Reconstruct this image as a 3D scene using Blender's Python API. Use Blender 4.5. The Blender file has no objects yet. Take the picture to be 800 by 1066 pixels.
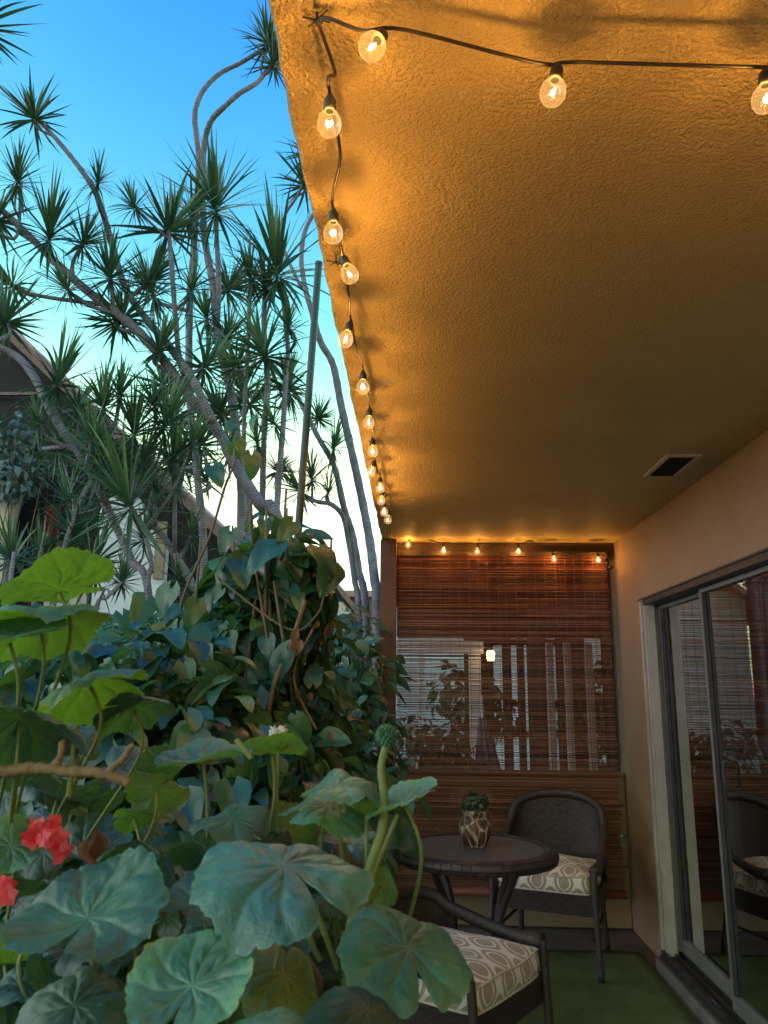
import bpy, bmesh, math, random
import numpy as np
from mathutils import Vector, Matrix
from math import sin, cos, pi, radians, sqrt, exp

random.seed(11)
rng = np.random.default_rng(11)
sc = bpy.context.scene
COL = sc.collection

# ------------------------------------------------------------------ camera
CZ = 1.45                        # eye height over the patio floor (z = 0)
FPX, PIT, YAW, ROL = 800.0, radians(13.0), radians(2.3), radians(0.6)
fw = Vector((-sin(YAW) * cos(PIT), cos(YAW) * cos(PIT), sin(PIT)))
r0 = Vector((cos(YAW), sin(YAW), 0)); u0 = r0.cross(fw)
rt = r0 * cos(ROL) + u0 * sin(ROL); up = u0 * cos(ROL) - r0 * sin(ROL)
cam = bpy.data.cameras.new('camera'); cam_ob = bpy.data.objects.new('camera', cam); COL.objects.link(cam_ob)
cam.sensor_fit = 'VERTICAL'; cam.sensor_height = 34.6; cam.sensor_width = 25.95
cam.lens = FPX / 1066 * 34.6
cam.clip_start = 0.02; cam.clip_end = 1000
M3 = Matrix((rt, up, -fw)).transposed()
cam_ob.matrix_world = Matrix.Translation((0, 0, CZ)) @ M3.to_4x4()
cam.dof.use_dof = True; cam.dof.focus_distance = 2.6; cam.dof.aperture_fstop = 18.0
sc.camera = cam_ob

def ray(px, py):
    return rt * ((px - 400) / FPX) - up * ((py - 533) / FPX) + fw

def at(px, py, y):               # point of the place at depth y that the photograph shows at (px, py)
    d = ray(px, py)
    return Vector((0, 0, CZ)) + d * (y / d.y)

# ------------------------------------------------------------------ sky, sun, exposure
SKY_STRENGTH = 0.15
SUN_EL, SUN_ROT = 5.0, 250.0     # low sun behind the camera, to the left
world = bpy.data.worlds.new('World'); sc.world = world; world.use_nodes = True
wn = world.node_tree; wl = wn.links
bg = wn.nodes['Background']; bg.inputs[1].default_value = SKY_STRENGTH
sky = wn.nodes.new('ShaderNodeTexSky'); sky.sky_type = 'NISHITA'; sky.sun_disc = False
sky.sun_elevation = radians(SUN_EL); sky.sun_rotation = radians(SUN_ROT)
sep = wn.nodes.new('ShaderNodeSeparateColor'); comb = wn.nodes.new('ShaderNodeCombineColor')
wl.new(sky.outputs[0], sep.inputs[0])
def wmath(op, src, a, b=None):
    m = wn.nodes.new('ShaderNodeMath'); m.operation = op; wl.new(src, m.inputs[0]); m.inputs[1].default_value = a
    return m.outputs[0]
R = wmath('MINIMUM', wmath('MULTIPLY', wmath('POWER', wmath('MULTIPLY', sep.outputs[0], 1.02), 4.0), 1.0), 1.35)
G = wmath('MINIMUM', wmath('MULTIPLY', wmath('POWER', wmath('MULTIPLY', sep.outputs[1], .885), 2.3), 1.0), 1.6)
B = wmath('MINIMUM', wmath('ADD', wmath('MULTIPLY', wmath('POWER', wmath('MULTIPLY', sep.outputs[2], .6), 2.0), .22), .84), 2.4)
wl.new(R, comb.inputs[0]); wl.new(G, comb.inputs[1]); wl.new(B, comb.inputs[2])
wl.new(comb.outputs[0], bg.inputs[0])
sun = bpy.data.lights.new('sun', 'SUN'); sun.energy = 0.07; sun.angle = radians(20); sun.color = (1, .93, .86)
sun_ob = bpy.data.objects.new('sun', sun); COL.objects.link(sun_ob)
sun_ob.rotation_euler = Vector((-sin(radians(SUN_ROT)) * cos(radians(SUN_EL)), -cos(radians(SUN_ROT)) * cos(radians(SUN_EL)), -sin(radians(SUN_EL)))).to_track_quat('-Z', 'Y').to_euler()
vs = sc.view_settings
vs.view_transform = 'Standard'; vs.look = 'None'; vs.gamma = 1; vs.use_curve_mapping = False
vs.exposure = 3.05
BULB_W = 0.34
sc.cycles.max_bounces = 8; sc.cycles.transparent_max_bounces = 24
sc.cycles.sample_clamp_indirect = 4.0

# ------------------------------------------------------------------ materials
def new_mat(name):
    m = bpy.data.materials.new(name); m.use_nodes = True
    nt = m.node_tree
    return m, nt, nt.nodes['Principled BSDF']

def node(nt, kind, **kw):
    n = nt.nodes.new(kind)
    for k, v in kw.items(): setattr(n, k, v)
    return n

def noise(nt, scale, detail=4, rough=.6, coord='Object', stretch=None):
    tc = node(nt, 'ShaderNodeTexCoord'); n = node(nt, 'ShaderNodeTexNoise')
    n.inputs['Scale'].default_value = scale; n.inputs['Detail'].default_value = detail; n.inputs['Roughness'].default_value = rough
    src = tc.outputs[coord]
    if stretch:
        mp = node(nt, 'ShaderNodeMapping'); mp.inputs['Scale'].default_value = stretch
        nt.links.new(src, mp.inputs[0]); src = mp.outputs[0]
    nt.links.new(src, n.inputs['Vector'])
    return n

def ramp(nt, src, stops):
    r = node(nt, 'ShaderNodeValToRGB')
    while len(r.color_ramp.elements) < len(stops): r.color_ramp.elements.new(.5)
    for e, (p, c) in zip(r.color_ramp.elements, stops):
        e.position = p; e.color = (*c, 1)
    nt.links.new(src, r.inputs[0])
    return r.outputs[0]

def bump(nt, bsdf, src, strength, dist):
    b = node(nt, 'ShaderNodeBump'); b.inputs['Strength'].default_value = strength; b.inputs['Distance'].default_value = dist
    nt.links.new(src, b.inputs['Height']); nt.links.new(b.outputs[0], bsdf.inputs['Normal'])
    return b

def rough_mat(name, c0, c1, rough=.8, scale=6, bscale=60, bstr=.4, bdist=.004, stretch=None, metal=0, spec=.5):
    m, nt, b = new_mat(name)
    n = noise(nt, scale, 6, .65, stretch=stretch)
    nt.links.new(ramp(nt, n.outputs[0], [(.3, c0), (.7, c1)]), b.inputs['Base Color'])
    b.inputs['Roughness'].default_value = rough; b.inputs['Metallic'].default_value = metal
    b.inputs['Specular IOR Level'].default_value = spec
    if bstr: bump(nt, b, noise(nt, bscale, 3, .6, stretch=stretch).outputs[0], bstr, bdist)
    return m

def mat_stucco(name, c0, c1, scale, strength, dist):
    m, nt, b = new_mat(name)
    n = noise(nt, 1.7, 8, .78)
    nt.links.new(ramp(nt, n.outputs[0], [(.28, c0), (.72, c1)]), b.inputs['Base Color'])
    b.inputs['Roughness'].default_value = .62
    a = noise(nt, scale, 3, .55); c = noise(nt, scale * .33, 2, .5)
    big = noise(nt, 1.6, 3, .5)
    mul = node(nt, 'ShaderNodeMath', operation='MULTIPLY_ADD')
    r1 = ramp(nt, a.outputs[0], [(.42, (0, 0, 0)), (.62, (1, 1, 1))])
    nt.links.new(r1, mul.inputs[0]); nt.links.new(ramp(nt, big.outputs[0], [(.35, (.35, .35, .35)), (.65, (1, 1, 1))]), mul.inputs[1])
    und = noise(nt, 4, 3, .5); us = node(nt, 'ShaderNodeMath', operation='MULTIPLY_ADD'); us.inputs[1].default_value = 2.2
    nt.links.new(und.outputs[0], us.inputs[0]); nt.links.new(c.outputs[0], us.inputs[2]); nt.links.new(us.outputs[0], mul.inputs[2])
    bump(nt, b, mul.outputs[0], strength, dist)
    return m

M = {}
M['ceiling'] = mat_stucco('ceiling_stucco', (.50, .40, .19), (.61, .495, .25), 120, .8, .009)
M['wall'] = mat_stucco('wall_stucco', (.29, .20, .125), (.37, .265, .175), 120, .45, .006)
M['concrete'] = rough_mat('concrete', (.11, .105, .10), (.19, .18, .17), .85, 5, 90, .35)
M['soil'] = rough_mat('soil', (.03, .024, .018), (.07, .055, .04), .95, 3, 30, 1, .03)
M['white_frame'] = rough_mat('door_frame_paint', (.36, .345, .31), (.45, .435, .40), .5, 9, 60, .12)
M['grey_frame'] = rough_mat('aluminium', (.20, .21, .20), (.27, .28, .27), .42, 9, 60, .1, metal=.35)
M['dark_track'] = rough_mat('dark_track', (.022, .023, .026), (.05, .05, .056), .5, 12, 60, .2)
M['dark_wood'] = rough_mat('dark_wood', (.03, .016, .011), (.065, .036, .024), .7, 6, 40, .4, stretch=(1, 1, .15))
M['tan_board'] = rough_mat('tan_board', (.21, .155, .08), (.30, .225, .12), .75, 5, 60, .3, stretch=(.2, 1, 1))
M['groove'] = rough_mat('groove', (.02, .017, .012), (.03, .025, .02), .9)
M['carpet'] = rough_mat('turf_carpet', (.14, .20, .09), (.225, .31, .145), .98, 7, 420, 1, .012, spec=.1)
M['post'] = None
M['black_cord'] = rough_mat('black_rubber', (.014, .013, .013), (.025, .024, .023), .5, 20, 80, .2)
M['green_pole'] = rough_mat('green_pole', (.006, .022, .023), (.011, .035, .034), .42, 30, 120, .3)
M['trunk'] = None
M['white_wall'] = rough_mat('white_render', (.55, .56, .58), (.66, .67, .69), .85, 3, 90, .3)
M['cream_wall'] = rough_mat('cream_render', (.50, .43, .35), (.60, .52, .43), .85, 3, 90, .3)
M['dark_and_shade'] = rough_mat('dark_and_shade_tone', (.014, .011, .011), (.026, .021, .02), .9, 6, 40, .3)  # near black: gable and next patio shade put into colour, vent louvres truly dark
M['fascia'] = rough_mat('fascia', (.15, .08, .07), (.23, .13, .115), .75, 4, 50, .3)
M['white_paint'] = rough_mat('white_paint', (.72, .72, .72), (.82, .82, .82), .5, 8, 60, .1)
M['tendril'] = rough_mat('tendril', (.10, .085, .05), (.16, .13, .08), .8, 20, 60, .3)
M['dry_stalk'] = rough_mat('dry_stalk', (.11, .055, .028), (.24, .135, .065), .8, 20, 60, .4)
M['petiole'] = rough_mat('petiole', (.12, .17, .045), (.20, .25, .07), .6, 30, 90, .2)
M['woody'] = rough_mat('woody_stem', (.13, .085, .035), (.26, .18, .075), .8, 25, 80, .6)
M['dark_bark'] = rough_mat('dark_bark', (.03, .022, .016), (.07, .05, .035), .9, 25, 80, .6)
M['blue_cloth'] = rough_mat('blue_cloth', (.08, .14, .26), (.13, .21, .36), .85, 8, 90, .3)

def mat_post():
    m, nt, b = new_mat('rusty_post')
    n = noise(nt, 140, 3, .7); n2 = noise(nt, 7, 5, .6)
    base = ramp(nt, n2.outputs[0], [(.3, (.12, .045, .026)), (.7, (.20, .08, .045))])
    spk = ramp(nt, n.outputs[0], [(.66, (0, 0, 0)), (.72, (1, 1, 1))])
    mx = node(nt, 'ShaderNodeMix', data_type='RGBA'); mx.inputs['B'].default_value = (.38, .27, .19, 1)
    nt.links.new(base, mx.inputs['A']); nt.links.new(spk, mx.inputs['Factor'])
    nt.links.new(mx.outputs['Result'], b.inputs['Base Color']); b.inputs['Roughness'].default_value = .75
    bump(nt, b, n.outputs[0], .5, .004)
    return m
M['post'] = mat_post()

def mat_trunk():
    m, nt, b = new_mat('ringed_bark')
    uv = node(nt, 'ShaderNodeUVMap'); wv = node(nt, 'ShaderNodeTexWave', wave_type='BANDS', bands_direction='Y')
    wv.inputs['Scale'].default_value = 14; wv.inputs['Distortion'].default_value = 5; wv.inputs['Detail'].default_value = 3
    wv.inputs['Detail Scale'].default_value = 2
    nt.links.new(uv.outputs[0], wv.inputs['Vector'])
    n = noise(nt, 9, 5, .7)
    ad = node(nt, 'ShaderNodeMath', operation='MULTIPLY_ADD'); ad.inputs[1].default_value = .35
    nt.links.new(wv.outputs['Fac'], ad.inputs[0]); nt.links.new(n.outputs[0], ad.inputs[2])
    oi = node(nt, 'ShaderNodeObjectInfo')
    col = ramp(nt, ad.outputs[0], [(.35, (.075, .07, .074)), (.75, (.20, .185, .195)), (.95, (.30, .285, .30))])
    mx = node(nt, 'ShaderNodeMix', data_type='RGBA', blend_type='MULTIPLY'); mx.inputs['Factor'].default_value = 1
    nt.links.new(col, mx.inputs['A']); nt.links.new(oi.outputs['Color'], mx.inputs['B'])
    nt.links.new(mx.outputs['Result'], b.inputs['Base Color']); b.inputs['Roughness'].default_value = .8
    bump(nt, b, ad.outputs[0], .6, .006)
    return m
M['trunk'] = mat_trunk()

def leaf_mat(name, stops, rough=.4, trans=.25, tcol=(.25, .5, .06), vein=False, objcol=False, spec=.5):
    """foliage: colour varies leaf by leaf through the point attribute 'var'"""
    m, nt, b = new_mat(name)
    out = nt.nodes['Material Output']
    a = node(nt, 'ShaderNodeAttribute', attribute_name='var')
    n = noise(nt, 30, 3, .6)
    ad = node(nt, 'ShaderNodeMath', operation='MULTIPLY_ADD'); ad.inputs[1].default_value = .3
    nt.links.new(n.outputs[0], ad.inputs[0]); nt.links.new(a.outputs['Fac'], ad.inputs[2])
    sb = node(nt, 'ShaderNodeMath', operation='SUBTRACT'); sb.inputs[1].default_value = .15
    nt.links.new(ad.outputs[0], sb.inputs[0])
    col = ramp(nt, sb.outputs[0], stops)
    if vein:
        v = node(nt, 'ShaderNodeAttribute', attribute_name='vein')
        mx = node(nt, 'ShaderNodeMix', data_type='RGBA', blend_type='MIX')
        mx.inputs['B'].default_value = (.27, .40, .22, 1)
        ml = node(nt, 'ShaderNodeMath', operation='MULTIPLY'); ml.inputs[1].default_value = .42
        b.inputs['Sheen Weight'].default_value = .22; b.inputs['Sheen Roughness'].default_value = .5; b.inputs['Sheen Tint'].default_value = (.42, .72, 1, 1)  # blue sheen tint stands in for sky reflected on the leaf
        nt.links.new(v.outputs['Fac'], ml.inputs[0]); nt.links.new(ml.outputs[0], mx.inputs['Factor'])
        nt.links.new(col, mx.inputs['A']); col = mx.outputs['Result']
    if vein:
        sp = noise(nt, 5.5, 5, .7); sr = ramp(nt, sp.outputs[0], [(.63, (0, 0, 0)), (.70, (1, 1, 1))])
        m4 = node(nt, 'ShaderNodeMix', data_type='RGBA'); m4.inputs['B'].default_value = (.17, .13, .05, 1)
        ml4 = node(nt, 'ShaderNodeMath', operation='MULTIPLY'); ml4.inputs[1].default_value = .75; nt.links.new(sr, ml4.inputs[0])
        nt.links.new(ml4.outputs[0], m4.inputs['Factor']); nt.links.new(col, m4.inputs['A']); col = m4.outputs['Result']
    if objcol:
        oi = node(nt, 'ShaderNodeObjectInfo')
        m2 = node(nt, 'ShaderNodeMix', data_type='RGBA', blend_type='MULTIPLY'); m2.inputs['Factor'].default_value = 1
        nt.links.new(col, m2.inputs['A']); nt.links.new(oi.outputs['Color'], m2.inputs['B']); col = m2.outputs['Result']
    nt.links.new(col, b.inputs['Base Color']); b.inputs['Roughness'].default_value = rough
    b.inputs['Specular IOR Level'].default_value = spec
    bump(nt, b, n.outputs[0], .25, .004)
    tr = node(nt, 'ShaderNodeBsdfTranslucent')
    if objcol:
        m3 = node(nt, 'ShaderNodeMix', data_type='RGBA', blend_type='MULTIPLY'); m3.inputs['Factor'].default_value = 1
        m3.inputs['A'].default_value = (*tcol, 1); nt.links.new(oi.outputs['Color'], m3.inputs['B'])
        nt.links.new(m3.outputs['Result'], tr.inputs[0])
    else:
        tr.inputs[0].default_value = (*tcol, 1)
    ms = node(nt, 'ShaderNodeMixShader'); ms.inputs[0].default_value = trans
    nt.links.new(b.outputs[0], ms.inputs[1]); nt.links.new(tr.outputs[0], ms.inputs[2]); nt.links.new(ms.outputs[0], out.inputs[0])
    return m
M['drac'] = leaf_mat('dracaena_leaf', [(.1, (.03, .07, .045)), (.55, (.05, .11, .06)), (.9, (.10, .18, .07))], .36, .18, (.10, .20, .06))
M['vine'] = leaf_mat('vine_leaf', [(.08, (.010, .045, .032)), (.4, (.02, .085, .052)), (.7, (.042, .135, .05)), (.95, (.15, .24, .05))], .34, .24, (.18, .38, .05), spec=.7)
M['shrub'] = leaf_mat('shrub_leaf', [(.1, (.03, .09, .065)), (.6, (.05, .15, .095)), (.95, (.10, .20, .08))], .34, .18, (.14, .30, .06))
M['fern'] = leaf_mat('fern_frond', [(.1, (.03, .13, .07)), (.9, (.08, .24, .12))], .5, .3, (.2, .4, .12))
M['pale_leaf'] = leaf_mat('pale_leaf', [(.1, (.05, .09, .085)), (.9, (.14, .21, .20))], .5, .15, (.1, .2, .1))
M['succulent'] = leaf_mat('succulent', [(.1, (.02, .05, .025)), (.9, (.06, .12, .05))], .45, .1)
M['geranium'] = leaf_mat('geranium_leaf', [(.08, (.012, .06, .045)), (.45, (.036, .145, .105)), (.8, (.10, .26, .14)), (.97, (.30, .27, .09))], .34, .30, (.26, .46, .05), vein=True, objcol=True, spec=1.0)
M['dead_leaf'] = leaf_mat('dead_leaf', [(.1, (.08, .035, .018)), (.9, (.22, .11, .055))], .8, .15, (.4, .2, .08))
M['petal'] = leaf_mat('petal', [(.1, (.70, .03, .05)), (.9, (.85, .14, .17))], .55, .35, (1, .12, .12))

def mat_glass(name, refl=1.0, tint=(1, 1, 1), glow=None):
    m, nt, b = new_mat(name); nt.nodes.remove(b); out = nt.nodes['Material Output']
    tr = node(nt, 'ShaderNodeBsdfTransparent'); tr.inputs[0].default_value = (*tint, 1)
    gl = node(nt, 'ShaderNodeBsdfGlossy'); gl.inputs['Roughness'].default_value = .015
    fr = node(nt, 'ShaderNodeFresnel'); fr.inputs[0].default_value = 1.5
    geo = node(nt, 'ShaderNodeNewGeometry')
    inv = node(nt, 'ShaderNodeMath', operation='SUBTRACT'); inv.inputs[0].default_value = 1; nt.links.new(geo.outputs['Backfacing'], inv.inputs[1])
    mu = node(nt, 'ShaderNodeMath', operation='MULTIPLY'); nt.links.new(fr.outputs[0], mu.inputs[0]); nt.links.new(inv.outputs[0], mu.inputs[1])
    m2 = node(nt, 'ShaderNodeMath', operation='MULTIPLY'); m2.inputs[1].default_value = refl; m2.use_clamp = True; nt.links.new(mu.outputs[0], m2.inputs[0])
    ms = node(nt, 'ShaderNodeMixShader'); nt.links.new(m2.outputs[0], ms.inputs[0])
    nt.links.new(tr.outputs[0], ms.inputs[1]); nt.links.new(gl.outputs[0], ms.inputs[2])
    sh = ms.outputs[0]
    if glow:                      # a lit lamp: its globe glows faintly
        em = node(nt, 'ShaderNodeEmission'); em.inputs[0].default_value = (*glow, 1); em.inputs[1].default_value = .032
        ad = node(nt, 'ShaderNodeAddShader'); nt.links.new(sh, ad.inputs[0]); nt.links.new(em.outputs[0], ad.inputs[1]); sh = ad.outputs[0]
    nt.links.new(sh, out.inputs[0])
    return m
M['door_glass'] = mat_glass('door_glass', 4.2, (.62, .66, .64))
M['bulb_glass'] = mat_glass('bulb_glass', 2.2, (.96, .90, .80), (1, .55, .18))

def mat_emit(name, col, strength):
    m, nt, b = new_mat(name)
    b.inputs['Base Color'].default_value = (.8, .6, .3, 1)
    b.inputs['Emission Color'].default_value = (*col, 1); b.inputs['Emission Strength'].default_value = strength
    return m
M['filament'] = mat_emit('filament_glow', (1, .62, .22), 14)
M['lantern_glow'] = mat_emit('lantern_glow', (1, .66, .25), 1.6)

def mat_weave(name, c0, c1, sx, sy):
    m, nt, b = new_mat(name)
    uv = node(nt, 'ShaderNodeUVMap'); mp = node(nt, 'ShaderNodeMapping'); mp.inputs['Scale'].default_value = (sx, sy, 1)
    nt.links.new(uv.outputs[0], mp.inputs[0])
    br = node(nt, 'ShaderNodeTexBrick'); br.offset = .5
    br.inputs['Scale'].default_value = 1; br.inputs['Mortar Size'].default_value = .07; br.inputs['Mortar Smooth'].default_value = 1
    br.inputs['Brick Width'].default_value = 1; br.inputs['Row Height'].default_value = .5
    br.inputs['Color1'].default_value = (*c0, 1); br.inputs['Color2'].default_value = (*c1, 1); br.inputs['Mortar'].default_value = (.008, .006, .005, 1)
    nt.links.new(mp.outputs[0], br.inputs[0]); nt.links.new(br.outputs['Color'], b.inputs['Base Color'])
    b.inputs['Roughness'].default_value = .45
    bb = bump(nt, b, br.outputs['Fac'], .8, .003); bb.invert = True
    return m
M['wicker'] = mat_weave('brown_wicker', (.035, .025, .024), (.075, .056, .054), 1, 1)
M['wicker_rail'] = rough_mat('wicker_rail', (.025, .018, .017), (.06, .046, .044), .45, 60, 130, .7, .004)
M['table_top'] = rough_mat('table_top', (.10, .098, .11), (.15, .145, .16), .42, 30, 200, .15, .002)

def mat_cushion():
    m, nt, b = new_mat('ogee_fabric')
    tc = node(nt, 'ShaderNodeUVMap'); sx = node(nt, 'ShaderNodeSeparateXYZ'); nt.links.new(tc.outputs[0], sx.inputs[0])
    def mth(op, a, v=None, src2=None):
        n = node(nt, 'ShaderNodeMath', operation=op)
        nt.links.new(a, n.inputs[0])
        if src2 is not None: nt.links.new(src2, n.inputs[1])
        elif v is not None: n.inputs[1].default_value = v
        return n.outputs[0]
    cx = mth('COSINE', mth('MULTIPLY', sx.outputs[0], 2 * pi / .14)); cy = mth('COSINE', mth('MULTIPLY', sx.outputs[1], 2 * pi / .185))
    g = mth('ABSOLUTE', mth('ADD', cx, src2=cy))
    l1 = mth('LESS_THAN', g, .34)
    l2 = mth('LESS_THAN', mth('ABSOLUTE', mth('SUBTRACT', g, 1.15)), .17)
    k = mth('MAXIMUM', l1, src2=l2)
    mx = node(nt, 'ShaderNodeMix', data_type='RGBA'); mx.inputs['A'].default_value = (.42, .34, .25, 1); mx.inputs['B'].default_value = (.82, .78, .71, 1)
    nt.links.new(k, mx.inputs['Factor']); nt.links.new(mx.outputs['Result'], b.inputs['Base Color'])
    b.inputs['Roughness'].default_value = .85; b.inputs['Sheen Weight'].default_value = .2
    bump(nt, b, noise(nt, 300, 2, .5).outputs[0], .25, .002)
    return m
M['cushion'] = mat_cushion()
M['piping'] = rough_mat('piping', (.55, .51, .45), (.68, .64, .57), .8, 30, 90, .2)

def mat_slat():
    m, nt, b = new_mat('bamboo_slat'); out = nt.nodes['Material Output']
    a = node(nt, 'ShaderNodeAttribute', attribute_name='var')
    n = noise(nt, 12, 4, .7, stretch=(1, 1, 25))
    ad = node(nt, 'ShaderNodeMath', operation='MULTIPLY_ADD'); ad.inputs[1].default_value = .9
    nt.links.new(n.outputs[0], ad.inputs[0]); nt.links.new(a.outputs['Fac'], ad.inputs[2])
    sb = node(nt, 'ShaderNodeMath', operation='SUBTRACT'); sb.inputs[1].default_value = .45; nt.links.new(ad.outputs[0], sb.inputs[0])
    col = ramp(nt, sb.outputs[0], [(.1, (.09, .028, .016)), (.5, (.25, .082, .05)), (.92, (.50, .24, .16))])
    nt.links.new(col, b.inputs['Base Color']); b.inputs['Roughness'].default_value = .5
    tr = node(nt, 'ShaderNodeBsdfTranslucent'); tr.inputs[0].default_value = (.30, .10, .05, 1)
    ms = node(nt, 'ShaderNodeMixShader'); ms.inputs[0].default_value = .15
    nt.links.new(b.outputs[0], ms.inputs[1]); nt.links.new(tr.outputs[0], ms.inputs[2]); nt.links.new(ms.outputs[0], out.inputs[0])
    return m
M['slat'] = mat_slat()
M['thread'] = rough_mat('thread', (.22, .11, .06), (.30, .16, .09), .9, 30, 60, 0)

def mat_tile_roof():
    m, nt, b = new_mat('pink_roof_tiles')
    tc = node(nt, 'ShaderNodeUVMap'); wv = node(nt, 'ShaderNodeTexWave', wave_type='BANDS', bands_direction='X')
    wv.inputs['Scale'].default_value = 1.6; wv.inputs['Distortion'].default_value = .4
    nt.links.new(tc.outputs[0], wv.inputs['Vector'])
    n = noise(nt, 5, 5, .7)
    nt.links.new(ramp(nt, n.outputs[0], [(.3, (.42, .22, .19)), (.7, (.58, .34, .30))]), b.inputs['Base Color'])
    b.inputs['Roughness'].default_value = .85
    bump(nt, b, wv.outputs['Fac'], .9, .05)
    return m
M['roof'] = mat_tile_roof()

def mat_pot():
    m, nt, b = new_mat('painted_pottery')
    uv = node(nt, 'ShaderNodeUVMap'); mp = node(nt, 'ShaderNodeMapping'); mp.inputs['Scale'].default_value = (9, 5, 1)
    nt.links.new(uv.outputs[0], mp.inputs[0])
    v = node(nt, 'ShaderNodeTexVoronoi', feature='DISTANCE_TO_EDGE'); v.inputs['Scale'].default_value = 1; v.inputs['Randomness'].default_value = .85
    nt.links.new(mp.outputs[0], v.inputs['Vector'])
    w = node(nt, 'ShaderNodeTexWave', wave_type='RINGS', rings_direction='SPHERICAL'); w.inputs['Scale'].default_value = .55; w.inputs['Distortion'].default_value = 2.5
    nt.links.new(mp.outputs[0], w.inputs['Vector'])
    c1 = ramp(nt, v.outputs[0], [(.05, (.62, .55, .46)), (.09, (.16, .085, .05))])
    c2 = ramp(nt, w.outputs['Fac'], [(.55, (1, 1, 1)), (.62, (.12, .09, .08))])
    mx = node(nt, 'ShaderNodeMix', data_type='RGBA', blend_type='MULTIPLY'); mx.inputs['Factor'].default_value = .55
    nt.links.new(c1, mx.inputs['A']); nt.links.new(c2, mx.inputs['B']); nt.links.new(mx.outputs['Result'], b.inputs['Base Color'])
    b.inputs['Roughness'].default_value = .4
    return m
M['pot'] = mat_pot()

# ------------------------------------------------------------------ object helpers
def tag(o, label=None, cat=None, group=None, kind=None):
    if label: o['label'] = label
    if cat: o['category'] = cat
    if group: o['group'] = group
    if kind: o['kind'] = kind
    return o

def thing(name, label, cat, loc=(0, 0, 0), rz=0.0, group=None):
    o = bpy.data.objects.new(name, None); COL.objects.link(o)
    o.location = loc; o.rotation_euler = (0, 0, rz); o.empty_display_size = .1
    return tag(o, label, cat, group)

class MB:
    """collects shapes, builds ONE mesh object"""
    def __init__(s): s.v = []; s.f = []; s.uv = []; s.var = []
    def add(s, verts, faces, uvs=None, var=.5):
        o = len(s.v)
        s.v += [tuple(p) for p in verts]; s.f += [tuple(i + o for i in f) for f in faces]
        s.uv += list(uvs) if uvs is not None else [(0, 0)] * len(verts)
        s.var += [var] * len(verts) if not hasattr(var, '__len__') else list(var)
    def box(s, lo, hi, var=.5):
        x0, y0, z0 = lo; x1, y1, z1 = hi
        vs_ = [(x0, y0, z0), (x1, y0, z0), (x1, y1, z0), (x0, y1, z0), (x0, y0, z1), (x1, y0, z1), (x1, y1, z1), (x0, y1, z1)]
        s.add(vs_, [(3, 2, 1, 0), (4, 5, 6, 7), (0, 1, 5, 4), (1, 2, 6, 5), (2, 3, 7, 6), (3, 0, 4, 7)], var=var)
    def tube(s, pts, rad, seg=10, cap=True, var=.5):
        P = [Vector(p) for p in pts]; n = len(P)
        rads = rad if hasattr(rad, '__len__') else [rad] * n
        T = []
        for i in range(n):
            t = (P[min(i + 1, n - 1)] - P[max(i - 1, 0)]); T.append(t.normalized() if t.length > 1e-9 else Vector((0, 0, 1)))
        a = Vector((1, 0, 0)) if abs(T[0].x) < .8 else Vector((0, 1, 0))
        N = (a - T[0] * a.dot(T[0])).normalized()
        vs_, uvs, ln = [], [], 0
        for i in range(n):
            N = (N - T[i] * N.dot(T[i])).normalized(); Bn = T[i].cross(N)
            if i: ln += (P[i] - P[i - 1]).length
            for k in range(seg):
                q = 2 * pi * k / seg
                vs_.append(P[i] + (N * cos(q) + Bn * sin(q)) * rads[i]); uvs.append((k / seg, ln))
        fs = [(i * seg + k, i * seg + (k + 1) % seg, (i + 1) * seg + (k + 1) % seg, (i + 1) * seg + k) for i in range(n - 1) for k in range(seg)]
        if cap:
            fs.append(tuple(reversed(range(seg)))); fs.append(tuple((n - 1) * seg + k for k in range(seg)))
        s.add(vs_, fs, uvs, var)
    def lathe(s, prof, seg=32, c=(0, 0, 0), var=.5):
        vs_, uvs = [], []
        for i, (r, z) in enumerate(prof):
            for k in range(seg + 1):
                q = 2 * pi * k / seg
                vs_.append((c[0] + r * cos(q), c[1] + r * sin(q), c[2] + z)); uvs.append((k / seg, i / (len(prof) - 1)))
        w = seg + 1
        s.add(vs_, [(i * w + k, i * w + k + 1, (i + 1) * w + k + 1, (i + 1) * w + k) for i in range(len(prof) - 1) for k in range(seg)], uvs, var)
    def grid(s, fn, nu, nv, usc=1, vsc=1, var=.5):
        vs_, uvs = [], []
        for i in range(nu + 1):
            for j in range(nv + 1):
                vs_.append(fn(i / nu, j / nv)); uvs.append((i / nu * usc, j / nv * vsc))
        w = nv + 1
        s.add(vs_, [(i * w + j, (i + 1) * w + j, (i + 1) * w + j + 1, i * w + j + 1) for i in range(nu) for j in range(nv)], uvs, var)
    def ball(s, c, r, seg=12, rings=8, sq=(1, 1, 1), var=.5):
        s.lathe([(max(1e-4, r * sin(pi * i / rings)), -r * cos(pi * i / rings) * sq[2]) for i in range(rings + 1)], seg, c, var)
    def mesh(s, name):
        me = bpy.data.meshes.new(name); me.from_pydata(s.v, [], s.f)
        uvl = me.uv_layers.new(name='UVMap'); idx = np.empty(len(me.loops), np.int32); me.loops.foreach_get('vertex_index', idx)
        uvl.data.foreach_set('uv', np.array(s.uv, np.float32)[idx].ravel())
        at_ = me.attributes.new('var', 'FLOAT', 'POINT'); at_.data.foreach_set('value', np.array(s.var, np.float32))
        return me
    def build(s, name, m, parent=None, smooth=False, bevel=0):
        me = s.mesh(name); me.materials.append(m)
        if smooth: me.shade_smooth()
        o = bpy.data.objects.new(name, me); COL.objects.link(o)
        if parent: o.parent = parent
        if bevel:
            bv = o.modifiers.new('bevel', 'BEVEL'); bv.width = bevel; bv.segments = 2; bv.limit_method = 'ANGLE'
        return o

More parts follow.
